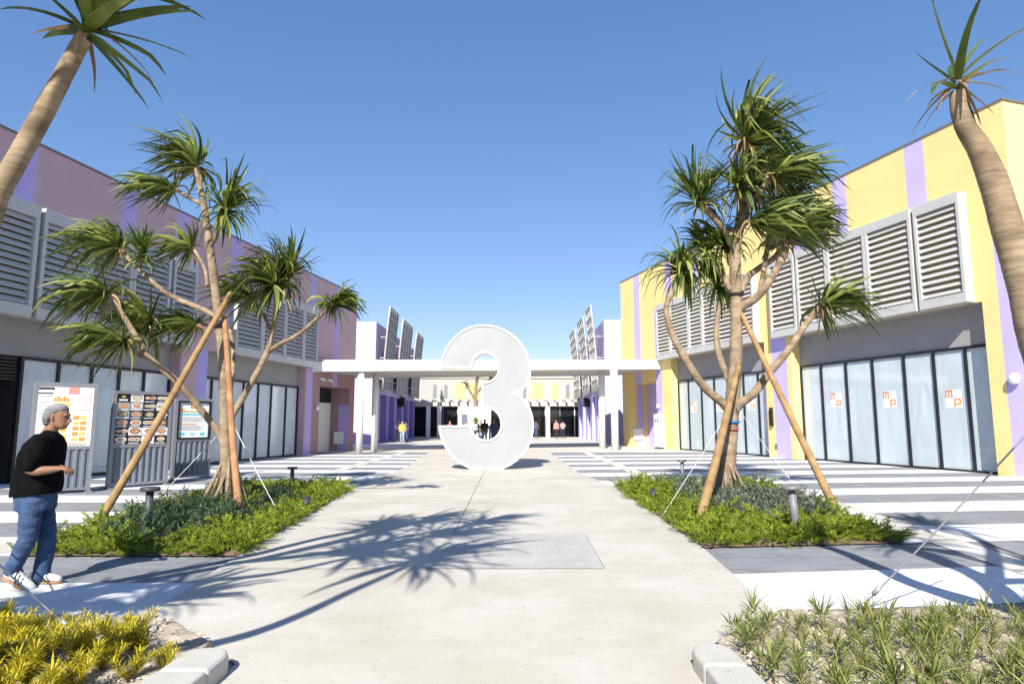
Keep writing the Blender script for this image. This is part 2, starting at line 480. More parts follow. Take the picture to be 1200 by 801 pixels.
w.node_tree.nodes['Background'].inputs[1].default_value = 0.15
sl = bpy.data.lights.new('sun', 'SUN'); sl.energy = 5.0; sl.angle = R(0.53); sl.color = (1.0, .95, .87)
so = bpy.data.objects.new('sun', sl); COL.objects.link(so)
tosun = Vector((SUNH.x * math.cos(ELEV), SUNH.y * math.cos(ELEV), math.sin(ELEV)))
so.rotation_euler = tosun.to_track_quat('Z', 'Y').to_euler(); so.location = (0, -20, 40)
cd = bpy.data.cameras.new('camera'); cam = bpy.data.objects.new('camera', cd); COL.objects.link(cam)
cd.sensor_fit = 'HORIZONTAL'; cd.sensor_width = 36; cd.lens = 36 * FPX / 1200; cd.clip_end = 3000; cd.clip_start = .05
cam.location = (0, 0, EYE); cam.rotation_euler = (math.pi / 2 + PIT, 0, 0)
SC.camera = cam
SC.view_settings.view_transform = 'Standard'; SC.view_settings.look = 'None'
SC.view_settings.exposure = 0.8; SC.view_settings.gamma = 1; SC.view_settings.use_curve_mapping = False
SC.cycles.max_bounces = 6; SC.cycles.transparent_max_bounces = 8

# ------------------------------------------------------------------ the ground
def sheet(name, polys, z, m, kind='structure', cell=0):
    b = MB()
    for p in polys:
        b.face([(q[0], q[1], z) for q in p])
    o = b.build(name, m)
    tag(o, kind=kind)
    return o

sheet('ground', [[(-900, -300), (900, -300), (900, 1500), (-900, 1500)]], -0.02, M['ground'])
sheet('road', [[(-60, -30), (60, -30), (60, 4.35), (-60, 4.35)]], -0.004, M['road'])
sheet('plaza_paving', [[(-34, 4.36), (34, 4.36), (34, 34), (-34, 34)]], 0.0, M['grey_paver'])
sheet('rear_plaza', [[(-40, 33), (40, 33), (40, 90), (-40, 90)]], 0.004, M['concrete_pale'])
wb = []
y = 2.66
for k in range(13):
    a0 = y + k * 2.4
    tl = 0.02 * k / 4
    if a0 > 31: break
    wb.append([(-22, a0 + tl*18), (-2.3, a0), (-2.3, a0 + 1.2), (-22, a0 + 1.2 + tl*18)])
k = 0
while True:
    a0 = 5.35 + (k - 1) * 2.58
    if a0 > 29: break
    f = lambda x, q: q + .12 * (x - 2.2)
    wb.append([(1.7, f(1.7, a0)), (22, f(22, a0)), (22, f(22, a0 + 1.27)), (1.7, f(1.7, a0 + 1.27))])
    k += 1
sheet('white_paving_bands', wb, 0.005, M['white_paver'])
def band(p, q, wd):
    p, q = Vector(p), Vector(q); d = (q - p).normalized(); n = Vector((-d.y, d.x)) * wd / 2
    return [p - n, q - n, q + n, p + n]
sheet('concrete_strips', [band((-5.95, 5.2), (-6.5, 15.0), .42), band((-6.5, 15), (-5.5, 19), .4), band((-5.5, 19), (-5.5, 34), .4),
                          band((5.15, 5.4), (6.35, 15.5), .45), band((3.75, 15.5), (3.75, 34), .4)], 0.009, M['concrete_pale'])
sheet('drain_slot', [band((5.62, 6.6), (6.38, 10.6), .035)], 0.011, M['joint'])
path_l = [(-1.7, 3.2), (-1.7, 3.86), (-1.72, 4.2), (-2.0, 4.5), (-2.55, 5.0), (-2.87, 5.45), (-3.1, 7.5), (-3.6, 14.55), (-3.6, 22.4), (-4.4, 36)]
path_r = [(1.12, 3.2), (1.12, 3.86), (1.12, 4.25), (1.4, 4.6), (1.85, 5.0), (2.1, 5.4), (2.3, 8.0), (2.42, 14.9), (2.02, 19.6), (1.86, 36)]
_rg = random.Random(8)
edge = [(-1.69 + 2.80 * k / 60, 3.0 + .06 * mnoise.noise(Vector((k * .23, 2.2, 0))) + .025 * mnoise.noise(Vector((k * .9, 5, 0)))) for k in range(61)]
sheet('concrete_path', [path_l[2:] + [p for p in reversed(path_r[2:])] + list(reversed(edge))], 0.013, M['concrete'])
sheet('service_hatch', [[(-.83, 6.82), (.93, 6.82), (.97, 8.85), (-.78, 8.85)]], 0.017, M['hatch'])
jl = [band((-3.0, 6.8), (-.83, 6.8), .012), band((-.83, 6.81), (.95, 6.81), .010), band((-.86, 8.85), (.97, 8.86), .01), band((.95, 6.8), (.985, 8.86), .006),
      band((-.79, 8.86), (-.85, 20.6), .010), band((-3.35, 12.2), (2.4, 12.2), .008), band((-3.6, 17.6), (2.15, 17.6), .010), band((-3.7, 24.0), (2.0, 24.0), .012)]
sheet('path_joints', jl, 0.0185, M['joint'])
# soil
def lumpy(name, poly, z, m, amp, step=.09, inset=.0, dome=.0):
    """soil surface inside a polygon: grid clipped by point test, lumpy"""
    xs = [p[0] for p in poly]; ys = [p[1] for p in poly]
    def inside(x, y):
        c = False; j = len(poly) - 1
        for i in range(len(poly)):
            xi, yi = poly[i]; xj, yj = poly[j]
            if (yi > y) != (yj > y) and x < (xj - xi) * (y - yi) / (yj - yi) + xi: c = not c
            j = i
        return c
    bm = bmesh.new()
    vs = [bm.verts.new((p[0], p[1], z)) for p in poly]
    f = bm.faces.new(vs)
    # cut in a lattice
    x = min(xs) + step
    while x < max(xs):
        g = bm.verts[:] + bm.edges[:] + bm.faces[:]
        bmesh.ops.bisect_plane(bm, geom=g, plane_co=(x, 0, 0), plane_no=(1, 0, 0)); x += step
    yv = min(ys) + step
    while yv < max(ys):
        g = bm.verts[:] + bm.edges[:] + bm.faces[:]
        bmesh.ops.bisect_plane(bm, geom=g, plane_co=(0, yv, 0), plane_no=(0, 1, 0)); yv += step
    bm.edges.ensure_lookup_table()
    for v in bm.verts:
        if not v.is_boundary:
            q = Vector((v.co.x * 5, v.co.y * 5, 3.3)); q2 = q * 3.1
            v.co.z += amp * (.55 + mnoise.noise(q) * .6 + mnoise.noise(q2) * .45)
    for f in bm.faces: f.smooth = False
    me = bpy.data.meshes.new(name); bm.to_mesh(me); bm.free()
    o = mesh_obj(name, me, m); tag(o, kind='structure'); return o, inside

bedL = [(-5.6, 7.44), (-3.085, 7.44), (-3.6, 14.5), (-4.3, 15.0), (-6.35, 14.8)]
bedR = [(2.29, 7.92), (4.9, 8.22), (5.75, 15.3), (3.5, 15.3), (2.42, 14.9)]
_, inL = lumpy('bed_soil', bedL, .019, M['dark_soil'], .06, .2)
_, inR = lumpy('bed_soil', bedR, .019, M['dark_soil'], .06, .2)
frontL = [(-8, 2.2), (-1.99, 2.2), (-1.99, 4.2), (-2.0, 4.5), (-2.55, 5.0), (-2.75, 5.1), (-8, 5.15)]
frontR = [(1.36, 2.2), (9, 2.2), (9, 5.75), (2.0, 5.2), (1.85, 5.0), (1.4, 4.6), (1.36, 4.25)]
_, inFL = lumpy('front_soil', frontL, .021, M['soil'], .055, .055)
_, inFR = lumpy('front_soil', frontR, .021, M['soil'], .055, .055)

def kerb(name, x0, x1, ynose, label):
    ro = thing(name, label, 'kerb', ((x0 + x1) / 2, ynose - 1, 0))
    hw = (x1 - x0) / 2
    segs = [(-1.2, -0.02), (-0.01, 0.6), (0.61, 1.0)]
    for i, (a, c) in enumerate(segs):
        pts = [(-hw, a), (hw, a), (hw, c), (-hw, c)]
        if i == 2:
            pts = [(-hw, a), (hw, a)] + [(hw * math.cos(t), c - .16 + .16 * math.sin(t)) for t in [math.pi * q / 8 for q in range(9)]]
        bm = bmesh.new()
        lo = [bm.verts.new((p[0], p[1], -.02)) for p in pts]; hi = [bm.verts.new((p[0], p[1], .13)) for p in pts]
        bm.faces.new(list(reversed(lo))); bm.faces.new(hi)
        for k in range(len(pts)):
            k2 = (k + 1) % len(pts); bm.faces.new((lo[k], lo[k2], hi[k2], hi[k]))
        me = bpy.data.meshes.new('kerb_stone'); bm.to_mesh(me); bm.free()
        o = mesh_obj('kerb_stone', me, M['kerb'], ro)
        md = o.modifiers.new('bevel', 'BEVEL'); md.width = .03 if i == 2 else .018; md.segments = 3; md.limit_method = 'ANGLE'
kerb('kerb', -1.99, -1.70, 4.17, 'rounded concrete kerb end beside the bed of yellow plants')
kerb('kerb', 1.10, 1.36, 4.25, 'rounded concrete kerb end beside the bed of green strappy plants')

# ------------------------------------------------------------------ facades
def facade_wall(sb, zb, openings, matfn, depth_fn, mats, parent, name, zt, s0, s1, back, sidemat, roofmat, far_mat=None):
    """one connected wall mesh in (s, out, z): front face with recessed openings, ends, roof, back"""
    b = MB()
    def inop(s, z):
        for o in openings:
            if o[0] < s < o[1] and o[2] < z < o[3]: return o
        return None
    for i in range(len(sb) - 1):
        for j in range(len(zb) - 1):
            sm, zm = (sb[i] + sb[i+1]) / 2, (zb[j] + zb[j+1]) / 2
            if inop(sm, zm): continue
            b.face([(sb[i], 0, zb[j]), (sb[i+1], 0, zb[j]), (sb[i+1], 0, zb[j+1]), (sb[i], 0, zb[j+1])], matfn(sm, zm))
    for o in openings:
        a, c, z0, z1, d, mj, mt = o[:7]
        b.face([(a, 0, z0), (a, 0, z1), (a, -d, z1), (a, -d, z0)], mj)
        b.face([(c, 0, z0), (c, -d, z0), (c, -d, z1), (c, 0, z1)], mj)
        b.face([(a, 0, z1), (c, 0, z1), (c, -d, z1), (a, -d, z1)], mt)
    b.face([(s0, 0, 0), (s0, 0, zt), (s0, -back, zt), (s0, -back, 0)], sidemat)
    b.face([(s1, 0, 0), (s1, -back, 0), (s1, -back, zt), (s1, 0, zt)], far_mat if far_mat is not None else sidemat)
    b.face([(s0, 0, zt - .25), (s1, 0, zt - .25), (s1, -back, zt - .25), (s0, -back, zt - .25)], roofmat)
    b.face([(s0, -back, 0), (s0, -back, zt), (s1, -back, zt), (s1, -back, 0)], sidemat)
    return b.build(name, mats, parent, weld=True)

def louvre_panel(parent, a, c, z0, z1, out, m, nsl):
    """framed louvre: part = frame (+ backing), sub-part = slats"""
    f = MB()
    t = .11; tb = .30; tt = .33
    o0, o1 = out - .14, out
    f.box((a, o0, z0), (c, o1, z0 + tb)); f.box((a, o0, z1 - tt), (c, o1, z1))
    f.box((a, o0, z0 + tb), (a + t, o1, z1 - tt)); f.box((c - t, o0, z0 + tb), (c, o1, z1 - tt))
    fr = f.build('louvre_panel', m, parent, bevel=.008)
    s = MB()
    h = (z1 - tt) - (z0 + tb)
    for k in range(nsl):
        zc = z0 + tb + h * (k + .5) / nsl
        ang = R(60)
        Mx = Matrix.Translation((0, out - .075, zc)) @ Matrix.Rotation(-ang, 4, 'X')
        s.box((a + t + .002, -.075, -.010), (c - t - .002, .075, .010), 0, Mx)
    s.build('slats', m, fr)
    bk = MB(); bk.box((a + t, out - .20, z0 + tb), (c - t, out - .18, z1 - tt))
    bk.build('backing', M['louvre_brown'] if m == M['louvre'] else M['louvre_dark'], fr)  # backing tones stand for the shaded wall between the slats
    return fr

def louvre_box(parent, a, c, z0, z1, out, m):
    """housing behind the panels"""
    b = MB()
    b.box((a, .003, z0), (c, out - .21, z1))
    b.box((a, out - .21, z1 - .06), (c, out - .142, z1)); b.box((a, out - .21, z0), (c, out - .142, z0 + .06))
    b.box((a, out - .21, z0 + .06), (a + .06, out - .142, z1 - .06)); b.box((c - .06, out - .21, z0 + .06), (c, out - .142, z1 - .06))
    return b.build('louvre_housing', m, parent)

def mp_logo(parent, s, zc, out, h):
    b = MB()
    w_ = h * .98
    def r(x0, x1, y0, y1, mi, d):
        b.box((s + x0 * w_, out, zc + (y0 - .5) * h), (s + x1 * w_, out + d, zc + (y1 - .5) * h), mi)
    # local x: note that seen from the plaza the s axis runs right-to-left, so mirror
    def rr(x0, x1, y0, y1, mi, d): r(.5 - x1, .5 - x0, y0, y1, mi, d)
    rr(.0, 1, .0, 1, 0, .003)
    t = .085
    x0, x1 = .03, .47
    rr(x0, x1, .90, .90 + t, 1, .006)
    for xx in (x0, (x0 + x1 - t) / 2, x1 - t): rr(xx, xx + t, .55, .90, 1, .006)
    p0, p1 = .53, .95
    rr(p0, p1, .42, .42 + t, 2, .006); rr(p0, p1, .17, .17 + t, 2, .006)
    rr(p0, p0 + t, .03, .42, 2, .0062); rr(p1 - t, p1, .25, .42, 2, .006)
    for k in range(6):
        an = k * math.pi / 3
        cx, cz = .24 + .10 * math.cos(an), .26 + .10 * math.sin(an)
        rr(cx - .05, cx + .05, cz - .05, cz + .05, 3, .0045 + .0004 * k)
    return b.build('logo_sticker', [M['paper'], M['brown_print'], M['orange'], M['rosette']], parent)
M['rosette'] = mat('pale rosette', (.66, .66, .64), .5, .03)

def storefront(parent, mull, z1, out, film, wd=.085, door=None):
    f = MB()
    f.box((mull[0], out - .06, z1 - wd), (mull[-1], out + .05, z1)); f.box((mull[0], out - .06, 0.0), (mull[-1], out + .05, .07))
    for i, s in enumerate(mull):
        a = s - wd / 2
        if i == 0: a = s
        if i == len(mull) - 1: a = s - wd
        f.box((a, out - .06, .07), (a + wd, out + .05, z1 - wd))
    fr = f.build('storefront_frame', M['black'], parent)
    for i in range(len(mull) - 1):
        g = MB()
        a = mull[i] + (wd if i == 0 else wd / 2); c = mull[i+1] - (wd if i == len(mull) - 2 else wd / 2)
        g.box((a, out - .02, .07), (c, out - .008, z1 - wd))
        g.build('glass_pane', film, fr)
    return fr

# ---- left building: mauve
PL = Vector((-9.621, 29.874, 0)); EL = Vector((.1733, .985, 0))
angL = math.atan2(EL.y, EL.x)
# local x = s, local y = left of e -> for the left building the plaza side is to the right (-y): flip by mirrored "out"
def frame_empty(name, label, cat, P, e, flip):
    o = thing(name, label, cat, P, math.atan2(e.y, e.x))
    if flip: o.scale = (1, -1, 1)
    return o
LB = frame_empty('shop_building', 'mauve shop building with lavender stripes and grey louvres, in shade', 'building', PL, EL, True)
zt = 8.55
sbL = [-27, -17.6, -14.98, -14.44, -14.1, -11.6, -11.0, -9.25, -8.62, -7.75, -7.21, -6.2, -5.5, -.02, .10, .66, 1.42, 2.75, 3.3, 4.9, 5.5]
zbL = [0, 2.3, 3.17, 3.32, 4.06, 6.9, zt]
lavL = [(-14.98, -14.44), (-11.6, -11.0), (-9.25, -8.62), (-6.2, -5.5), (.10, .66), (2.75, 3.3)]
def mfL(s, z):
    for a, c in lavL:
        if a < s < c and (z > 3.3 or (a, c) == (.10, .66)): return 1
    if -7.75 < s < -7.21 and z < 4.06: return 1
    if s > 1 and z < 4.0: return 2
    if s > 5: return 0
    return 0
opL = [(-27, -8.62, 0, 4.06, .38, 0, 3), (-7.21, -.02, 0, 4.06, .38, 0, 3), (1.42, 4.9, 0, 3.32, 1.08, 2, 2)]
facade_wall(sbL, zbL, opL, mfL, None, [M['mauve'], M['lav_l'], M['mauve_shade'], M['grey_band']], LB, 'wall', zt, -27, 5.5, 12, 0, 3)
b = MB(); b.box((-27.1, -.12, zt), (5.53, .03, zt + .06)); b.box((5.40, -12, zt), (5.53, -.121, zt + .06)); b.build('roof_coping', M['coping'], LB)
b = MB(); b.box((-27, -.42, 3.17), (-8.62, -.375, 4.06)); b.build('fascia_band', M['grey_band'], LB)
b = MB(); b.box((-7.21, -.42, 3.17), (-.02, -.375, 4.06)); b.build('fascia_band', M['grey_band'], LB)
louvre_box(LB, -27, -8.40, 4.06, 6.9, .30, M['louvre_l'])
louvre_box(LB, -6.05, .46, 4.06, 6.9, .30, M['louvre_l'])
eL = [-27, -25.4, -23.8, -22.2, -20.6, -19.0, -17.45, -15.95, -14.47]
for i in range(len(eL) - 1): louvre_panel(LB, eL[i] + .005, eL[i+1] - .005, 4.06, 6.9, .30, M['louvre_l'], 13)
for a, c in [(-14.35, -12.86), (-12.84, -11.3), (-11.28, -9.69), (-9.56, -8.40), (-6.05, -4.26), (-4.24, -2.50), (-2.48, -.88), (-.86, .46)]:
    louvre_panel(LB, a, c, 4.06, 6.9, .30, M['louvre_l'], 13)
storefront(LB, [-14.05, -12.93, -11.83, -10.82, -9.8, -8.62], 3.17, -.38, M['film_l'])
storefront(LB, [-7.21, -6.4, -5.4, -4.37, -3.32, -2.32, -1.1, -.02], 3.17, -.38, M['film_l'])
# dark entrance on the left edge
b = MB()
b.box((-27, -3.2, 0.0), (-14.05, -3.15, 3.17), 0); b.box((-14.10, -3.149, 0), (-14.05, -.44, 3.17), 0)
b.box((-27, -3.149, 3.1), (-14.10, -.43, 3.168), 0)
for k in range(7): b.box((-20, -.45, 2.55 + k * .085), (-14.11, -.40, 2.60 + k * .085), 1)
b.build('dark_entrance', [M['dark_room'], M['black']], LB)
b = MB(); b.box((-19.0, -.9, 0.02), (-14.6, -.45, .95)); b.build('reception_counter', M['white'], LB)
# passage at the far end: added backdrop stands for the open view through
b = MB(); b.box((1.42, -1.13, 0.0), (4.9, -1.082, 2.55), 0); b.box((1.42, -1.13, 2.55), (4.9, -1.082, 3.32), 1)
b.box((1.5, -1.08, .9), (2.9, -1.06, .96), 2); b.box((1.45, -1.08, 0.02), (1.72, -.9, .8), 2)
b.build('passage_backdrop', [M['white'], M['dark_room'], M['steel']], LB)
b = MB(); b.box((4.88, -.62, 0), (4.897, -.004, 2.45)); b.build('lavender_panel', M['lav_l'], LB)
b = MB(); b.box((4.80, -.80, .35), (4.878, -.28, 1.02)); b.build('meter_box', M['white'], LB, bevel=.01)
def wall_lamp(parent, s, z, out, r=.13):
    b = MB(); b.tube([(s, out, z), (s, out + .05, z)], [r * .7, r * .7], 14, 1)
    b.ball((s, out + .10, z), (r, .09, r)); return b.build('wall_lamp', [M['white'], M['steel']], parent)
wall_lamp(LB, 1.05, 2.2, 0)
for s in (1.25, 2.05):
    b = MB(); b.tube([(s, 0, 3.62), (s, .14, 3.62)], .035, 10); b.tube([(s - .02, .14, 3.62), (s + .22, .22, 3.56)], .055, 10, 1); b.build('camera_bracket', [M['white'], M['white_metal']], LB)

# ---- right building: yellow
PR = Vector((8.879, 36.470, 0)); ER = Vector((-.2732, .9620, 0))
RB = frame_empty('shop_building', 'yellow shop building with lavender stripes and pale louvres, in sunlight', 'building', PR, ER, False)
# local y = left of e -> for the right building the plaza side (-x) is to the left: +y = out
class WR: pass
def W(px, py, P=PR, e=ER):
    d = D(px, py)
    det = -d.x * e.y + e.x * d.y
    t = (-P.x * e.y + e.x * P.y) / det
    q = d * t
    return ((q.x - P.x) * e.x + (q.y - P.y) * e.y, EYE + q.z)
zr = 10.8
st = []
for x0, x1, yy, zlo, zhi in [(1061, 1084, 205, 8.2, zr), (976, 992, 240, 8.2, zr), (928, 941, 285, 8.0, zr), (809, 817, 300, 8.0, zr), (779, 786, 330, 8.0, zr), (743, 750, 380, 4.0, zr)]:
    st.append((round(W(x1, yy)[0], 2), round(W(x0, yy)[0], 2), zlo, zhi))
st += [(-9.95, -9.02, 0, 8.3), (-19.62, -18.98, 0, 8.3), (.66, 1.38, 0, 8.2)]
sbR = sorted(set([-19.62, -18.5, -10.24, -8.53, -.42, 1.0, 4.9, 5.9] + [q for t in st for q in t[:2]]))
zbR = [0, 3.85, 3.95, 5.06, 8.0, 8.2, 8.3, 8.42, zr]
def mfR(s, z):
    for a, c, z0, z1 in st:
        if a < s < c and z0 <= z <= z1: return 1
    return 0
opR = [(-18.5, -10.24, 0, 5.06, .42, 0, 3), (-8.53, -.42, 0, 5.06, .42, 0, 3), (1.38, 4.9, 0, 3.95, 1.25, 0, 0)]
sbR = sorted(set(sbR + [1.38]))
facade_wall(sbR, zbR, opR, mfR, None, [M['yellow'], M['lav'], M['lav'], M['grey_band']], RB, 'wall', zr, -19.62, 5.9, 16, 0, 3)
b = MB(); b.box((-19.66, -.12, zr), (5.94, .03, zr + .06)); b.box((-19.66, -16, zr), (-19.50, -.121, zr + .06)); b.build('roof_coping', M['coping'], RB)
for a, c in [(-18.5, -10.24), (-8.53, -.42)]:
    b = MB(); b.box((a, -.46, 3.85), (c, -.415, 5.06)); b.build('fascia_band', M['grey_band'], RB)
louvre_box(RB, -18.30, -9.43, 5.08, 8.5, .33, M['louvre'])
louvre_box(RB, -8.32, .62, 5.08, 8.3, .33, M['louvre'])
for a, c in [(-18.30, -16.70), (-16.58, -14.70), (-14.68, -12.84), (-12.82, -11.14), (-11.02, -9.43)]:
    louvre_panel(RB, a, c, 5.08, 8.5, .33, M['louvre'], 13)
for a, c in [(-8.32, -6.88), (-6.82, -5.49), (-5.47, -4.18), (-4.16, -2.87), (-2.85, -.93), (-.91, .62)]:
    louvre_panel(RB, a, c, 5.08, 8.3, .33, M['louvre'], 13)
mA = [-18.5, -17.51, -16.41, -15.28, -13.95, -12.70, -11.42, -10.24]
mB_ = [-8.53, -7.46, -6.38, -5.14, -3.96, -2.78, -1.50, -.42]
sA = storefront(RB, mA, 3.85, -.42, M['film_r']); sB = storefront(RB, mB_, 3.85, -.42, M['film_r'])
for px, py in [(1109, 466), (1031, 467), (969, 468)]:
    s, z = W(px, py); mp_logo(sA, s + (.12 if px > 1100 else 0), z - .02, -.427, .57)
for s in (-1.95, -4.3, -6.85): mp_logo(sB, s, 2.35, -.427, .57)
b = MB(); b.box((1.38, -1.30, 0), (2.5, -1.252, 3.95), 0); b.box((2.5, -1.30, 0), (4.9, -1.252, 3.95), 1)
b.build('passage_back', [M['dark_room'], M['lav']], RB)
b = MB(); b.box((4.878, -.95, 0.0), (4.897, -.50, 3.9)); b.build('lavender_panel', M['lav'], RB)
b = MB(); b.box((4.79, -.85, .42), (4.876, -.18, 1.15)); b.build('meter_box', M['white'], RB, bevel=.01)
# hydrant cabinet, intercom, socket, wall lamps
b = MB(); b.box((.55, .004, .12), (1.22, .30, 2.0), 0)
for s in (.72, 1.0): b.tube([(s, .30, 1.62), (s, .33, 1.62)], .07, 14, 1)
b.box((.62, .30, .5), (1.15, .306, 1.3), 0)
b.build('hydrant_cabinet', [M['white'], M['strap_red']], RB, bevel=.0)
b = MB(); b.box((-8.92, .004, 1.35), (-8.76, .10, 2.15)); b.build('intercom_box', M['black'], RB, bevel=.01)
b = MB(); b.box((-9.12, .004, .42), (-8.98, .05, .58)); b.build('socket_box', M['post_grey'], RB)
wall_lamp(RB, -19.28, 2.72, 0, .17); wall_lamp(RB, 1.05, 2.45, 0, .14)

# ------------------------------------------------------------------ entrance canopy
CN = thing('entrance_canopy', 'long flat white canopy on columns spanning between both shop buildings', 'canopy', (0, 33.2, 0))
cl_, cr_ = at(364, 435, 30.4), at(780, 432, 37.2)
ce = (cr_ - cl_); cperp = Vector((-ce.y, ce.x, 0)).normalized(); cL = ce.length; ce = ce / cL
CN.location = (0, 0, 0)
def slab(n_, m_, a0, a1, d0, d1, z0, z1, bev=0):
    b = MB(); Mx = Matrix((( ce.x, cperp.x, 0, cl_.x), (ce.y, cperp.y, 0, cl_.y), (ce.z, 0, 1, cl_.z), (0, 0, 0, 1)))
    b.box((a0, d0, z0), (a1, d1, z1), 0, Mx); return b.build(n_, m_, CN, bevel=bev)
slab('fascia', M['white'], 0, cL, 0, .35, 0, .47, .02)
slab('roof_slab', M['soffit'], -.4, cL + .4, 0.352, 6.4, .05, .43)
slab('gutter', M['soffit'], .2, cL - .2, 0.12, 6.2, .473, .57)
for px, py, rr in [(420.5, 531.5, .165), (721, 527.6, .20), (438, 529, .165), (706, 525.5, .185)]:
    p = G(px, py); tt = (Vector((p.x, p.y, 0)) - Vector((cl_.x, cl_.y, 0))).dot(Vector((ce.x, ce.y, 0)).normalized())
    zt_ = cl_.z + tt * ce.z + .04
    b = MB(); b.tube([(p.x, p.y, 0), (p.x, p.y, zt_)], rr, 28); b.build('column', M['white'], CN)

# ------------------------------------------------------------------ the figure 3
TY = 20.9
def three_outline():
    Z = lambda x, y: (490 + x / 3.8125, 360 + y / 3.8125)
    def arc(pts): return pts
    outer = [(97,275),(100,250),(108,220),(122,187),(142,156),(168,128),(200,104),(235,88),(272,80),(310,80),(348,87),(385,101),(420,123),(450,150),(473,180),(490,212),(501,248),(504,280),(502,308),(494,336),(480,360),(462,378),(437,390),
             (462,405),(484,426),(501,453),(512,485),(517,520),(516,555),(508,592),(494,625),(474,655),(448,683),(415,708),(385,722),(375,727),(235,727),(225,722),(195,706),(164,683),(138,655),(116,622),(101,588),(93,556),(90,531)]
    inner = [(237,531),(241,552),(251,572),(266,586),(285,594),(303,596),(322,593),(341,583),(356,567),(366,546),(369,525),(365,501),(354,480),(338,465),(320,456),(302,452),(283,452),
             (283,337),(304,335),(324,329),(341,317),(353,300),(358,281),(358,262),(352,243),(341,227),(325,214),(306,206),(288,207),(270,214),(255,227),(245,245),(241,262),(240,274)]
    out = []
    for x, y in outer + inner:
        p = at(*Z(x, y), TY); out.append((p.x, p.z))
    return out
ol = three_outline()
zmin = min(p[1] for p in ol); cx3 = sum(p[0] for p in ol) / len(ol)
ol = [(p[0] - cx3, p[1] - zmin) for p in ol]
def inset_poly(pl, d):
    res = []; n = len(pl)
    area = sum(pl[i][0] * pl[(i+1) % n][1] - pl[(i+1) % n][0] * pl[i][1] for i in range(n))
    sg = 1 if area > 0 else -1
    for i in range(n):
        p0, p1, p2 = Vector(pl[i-1]), Vector(pl[i]), Vector(pl[(i+1) % n])
        d1 = (p1 - p0).normalized(); d2 = (p2 - p1).normalized()
        n1 = Vector((-d1.y, d1.x)) * sg; n2 = Vector((-d2.y, d2.x)) * sg
        nn = (n1 + n2).normalized(); k = d / max(.5, nn.dot(n1))
        q = p1 + nn * k; res.append((q.x, q.y))
    return res
TH = thing('numeral_sculpture', 'giant white perforated metal figure 3 standing on the path', 'sculpture', (cx3, TY, 0.013))
TD = .62
il = inset_poly(ol, .055)
rim = MB(); n = len(ol)
for i in range(n):
    j = (i + 1) % n
    a, c = ol[i], ol[j]; ai, ci = il[i], il[j]
    rim.face([(a[0], 0, a[1]), (a[0], TD, a[1]), (c[0], TD, c[1]), (c[0], 0, c[1])])
    for yy in (0, TD):
        rim.face([(a[0], yy, a[1]), (c[0], yy, c[1]), (ci[0], yy, ci[1]), (ai[0], yy, ai[1])])
        y2 = .03 if yy == 0 else TD - .03
        rim.face([(ai[0], yy, ai[1]), (ci[0], yy, ci[1]), (ci[0], y2, ci[1]), (ai[0], y2, ai[1])])
rim.build('rim', M['white_metal'], TH, weld=True)
for nm, yy in (('front_face', .03), ('back_face', TD - .03)):
    tris = tessellate_polygon([[Vector((p[0], p[1], 0)) for p in il]])
    mesh_obj(nm, mesh_from(nm, [(p[0], yy, p[1]) for p in il], [tuple(t) for t in tris], False), M['three_face'], TH)
b = MB(); b.box((-.42, .1, .0), (.42, TD - .1, .012)); b.build('base_plate', M['steel'], TH)

# ------------------------------------------------------------------ lavender blocks with leaning screens beyond the canopy
def screen_panel(parent, y0, y1, xw, z0, z1, lean, sgn):
    """curved leaning perforated sheet with grid bars"""
    b = MB(); NZ, NY = 8, 4
    def P(i, j, o=0):
        t = j / NZ
        return (xw + sgn * (.35 + lean * t ** 1.6 + o), y0 + (y1 - y0) * i / NY, z0 + (z1 - z0) * t)
    for i in range(NY):
        for j in range(NZ):
            b.face([P(i, j), P(i+1, j), P(i+1, j+1), P(i, j+1)], 0, True)
    pn = b.build('leaning_screen', M['screen'], parent)
    f = MB()
    for i in range(NY + 1):
        f.tube([P(i, j, .06) for j in range(NZ + 1)], .07 if i in (0, NY) else .045, 6)
    for j in range(0, NZ + 1, 1):
        f.tube([P(i, j, .06) for i in range(NY + 1)], .05, 6)
    for j in (1, 3, 5):
        f.tube([P(0, j, 0), (xw, y0, z0 + (z1 - z0) * j / NZ)], .05, 6)
    f.build('grid_bars', M['screen_frame'], pn)

def block(name, label, xw, x_far, Y0, Y1, H, sgn, panels, lean):
    """sgn=+1: block stands at left, plaza side is +x"""
    o = thing(name, label, 'building', (0, 0, 0))
    b = MB()
    xb = xw - sgn * 14
    lo, hi = (min(xw, xb), max(xw, xb))
    # body is split so that the ground floor shows recessed bays
    b.box((lo, Y0, 3.6), (hi, Y1, H), 0)
    b.box((lo, Y0, 0), (hi, Y0 + 1.6, 3.597), 0)
    o_ = b.build('wall', [M['lav_pale']], o)
    bays = np.linspace(Y0 + 1.6, Y1, 6)
    rec = xw - sgn * 1.4
    b = MB(); b.box((min(rec, xb), Y0 + 1.602, 0), (max(rec, xb), Y1, 3.597)); b.build('recessed_glazing', M['dark_glass'], o)
    for i, yy in enumerate(bays):
        b = MB(); b.box((min(xw, rec - sgn * .1), yy - .55 if i else yy + .01, 0), (max(xw, rec - sgn * .1), yy + .55, 3.59)); b.build('pier', M['violet'] if sgn > 0 else M['lav'], o)
    for (a, c) in panels:
        screen_panel(o, a, c, xw, 3.9, H + 1.25, lean, sgn)
    b = MB(); b.box((xw + sgn * .1 - .3, Y1 - 8, 2.9), (xw + sgn * .1 + .3, Y1 - 7.4, 3.7)); b.build('speaker_box', M['black'], o)
    return o
block('lavender_block', 'pale lavender block with leaning grey screens beyond the left side of the canopy', -9.75, -24, 45.5, 64, 8.7, 1, [(46.3, 49.8), (52.0, 57.0), (59.6, 64)], .4)
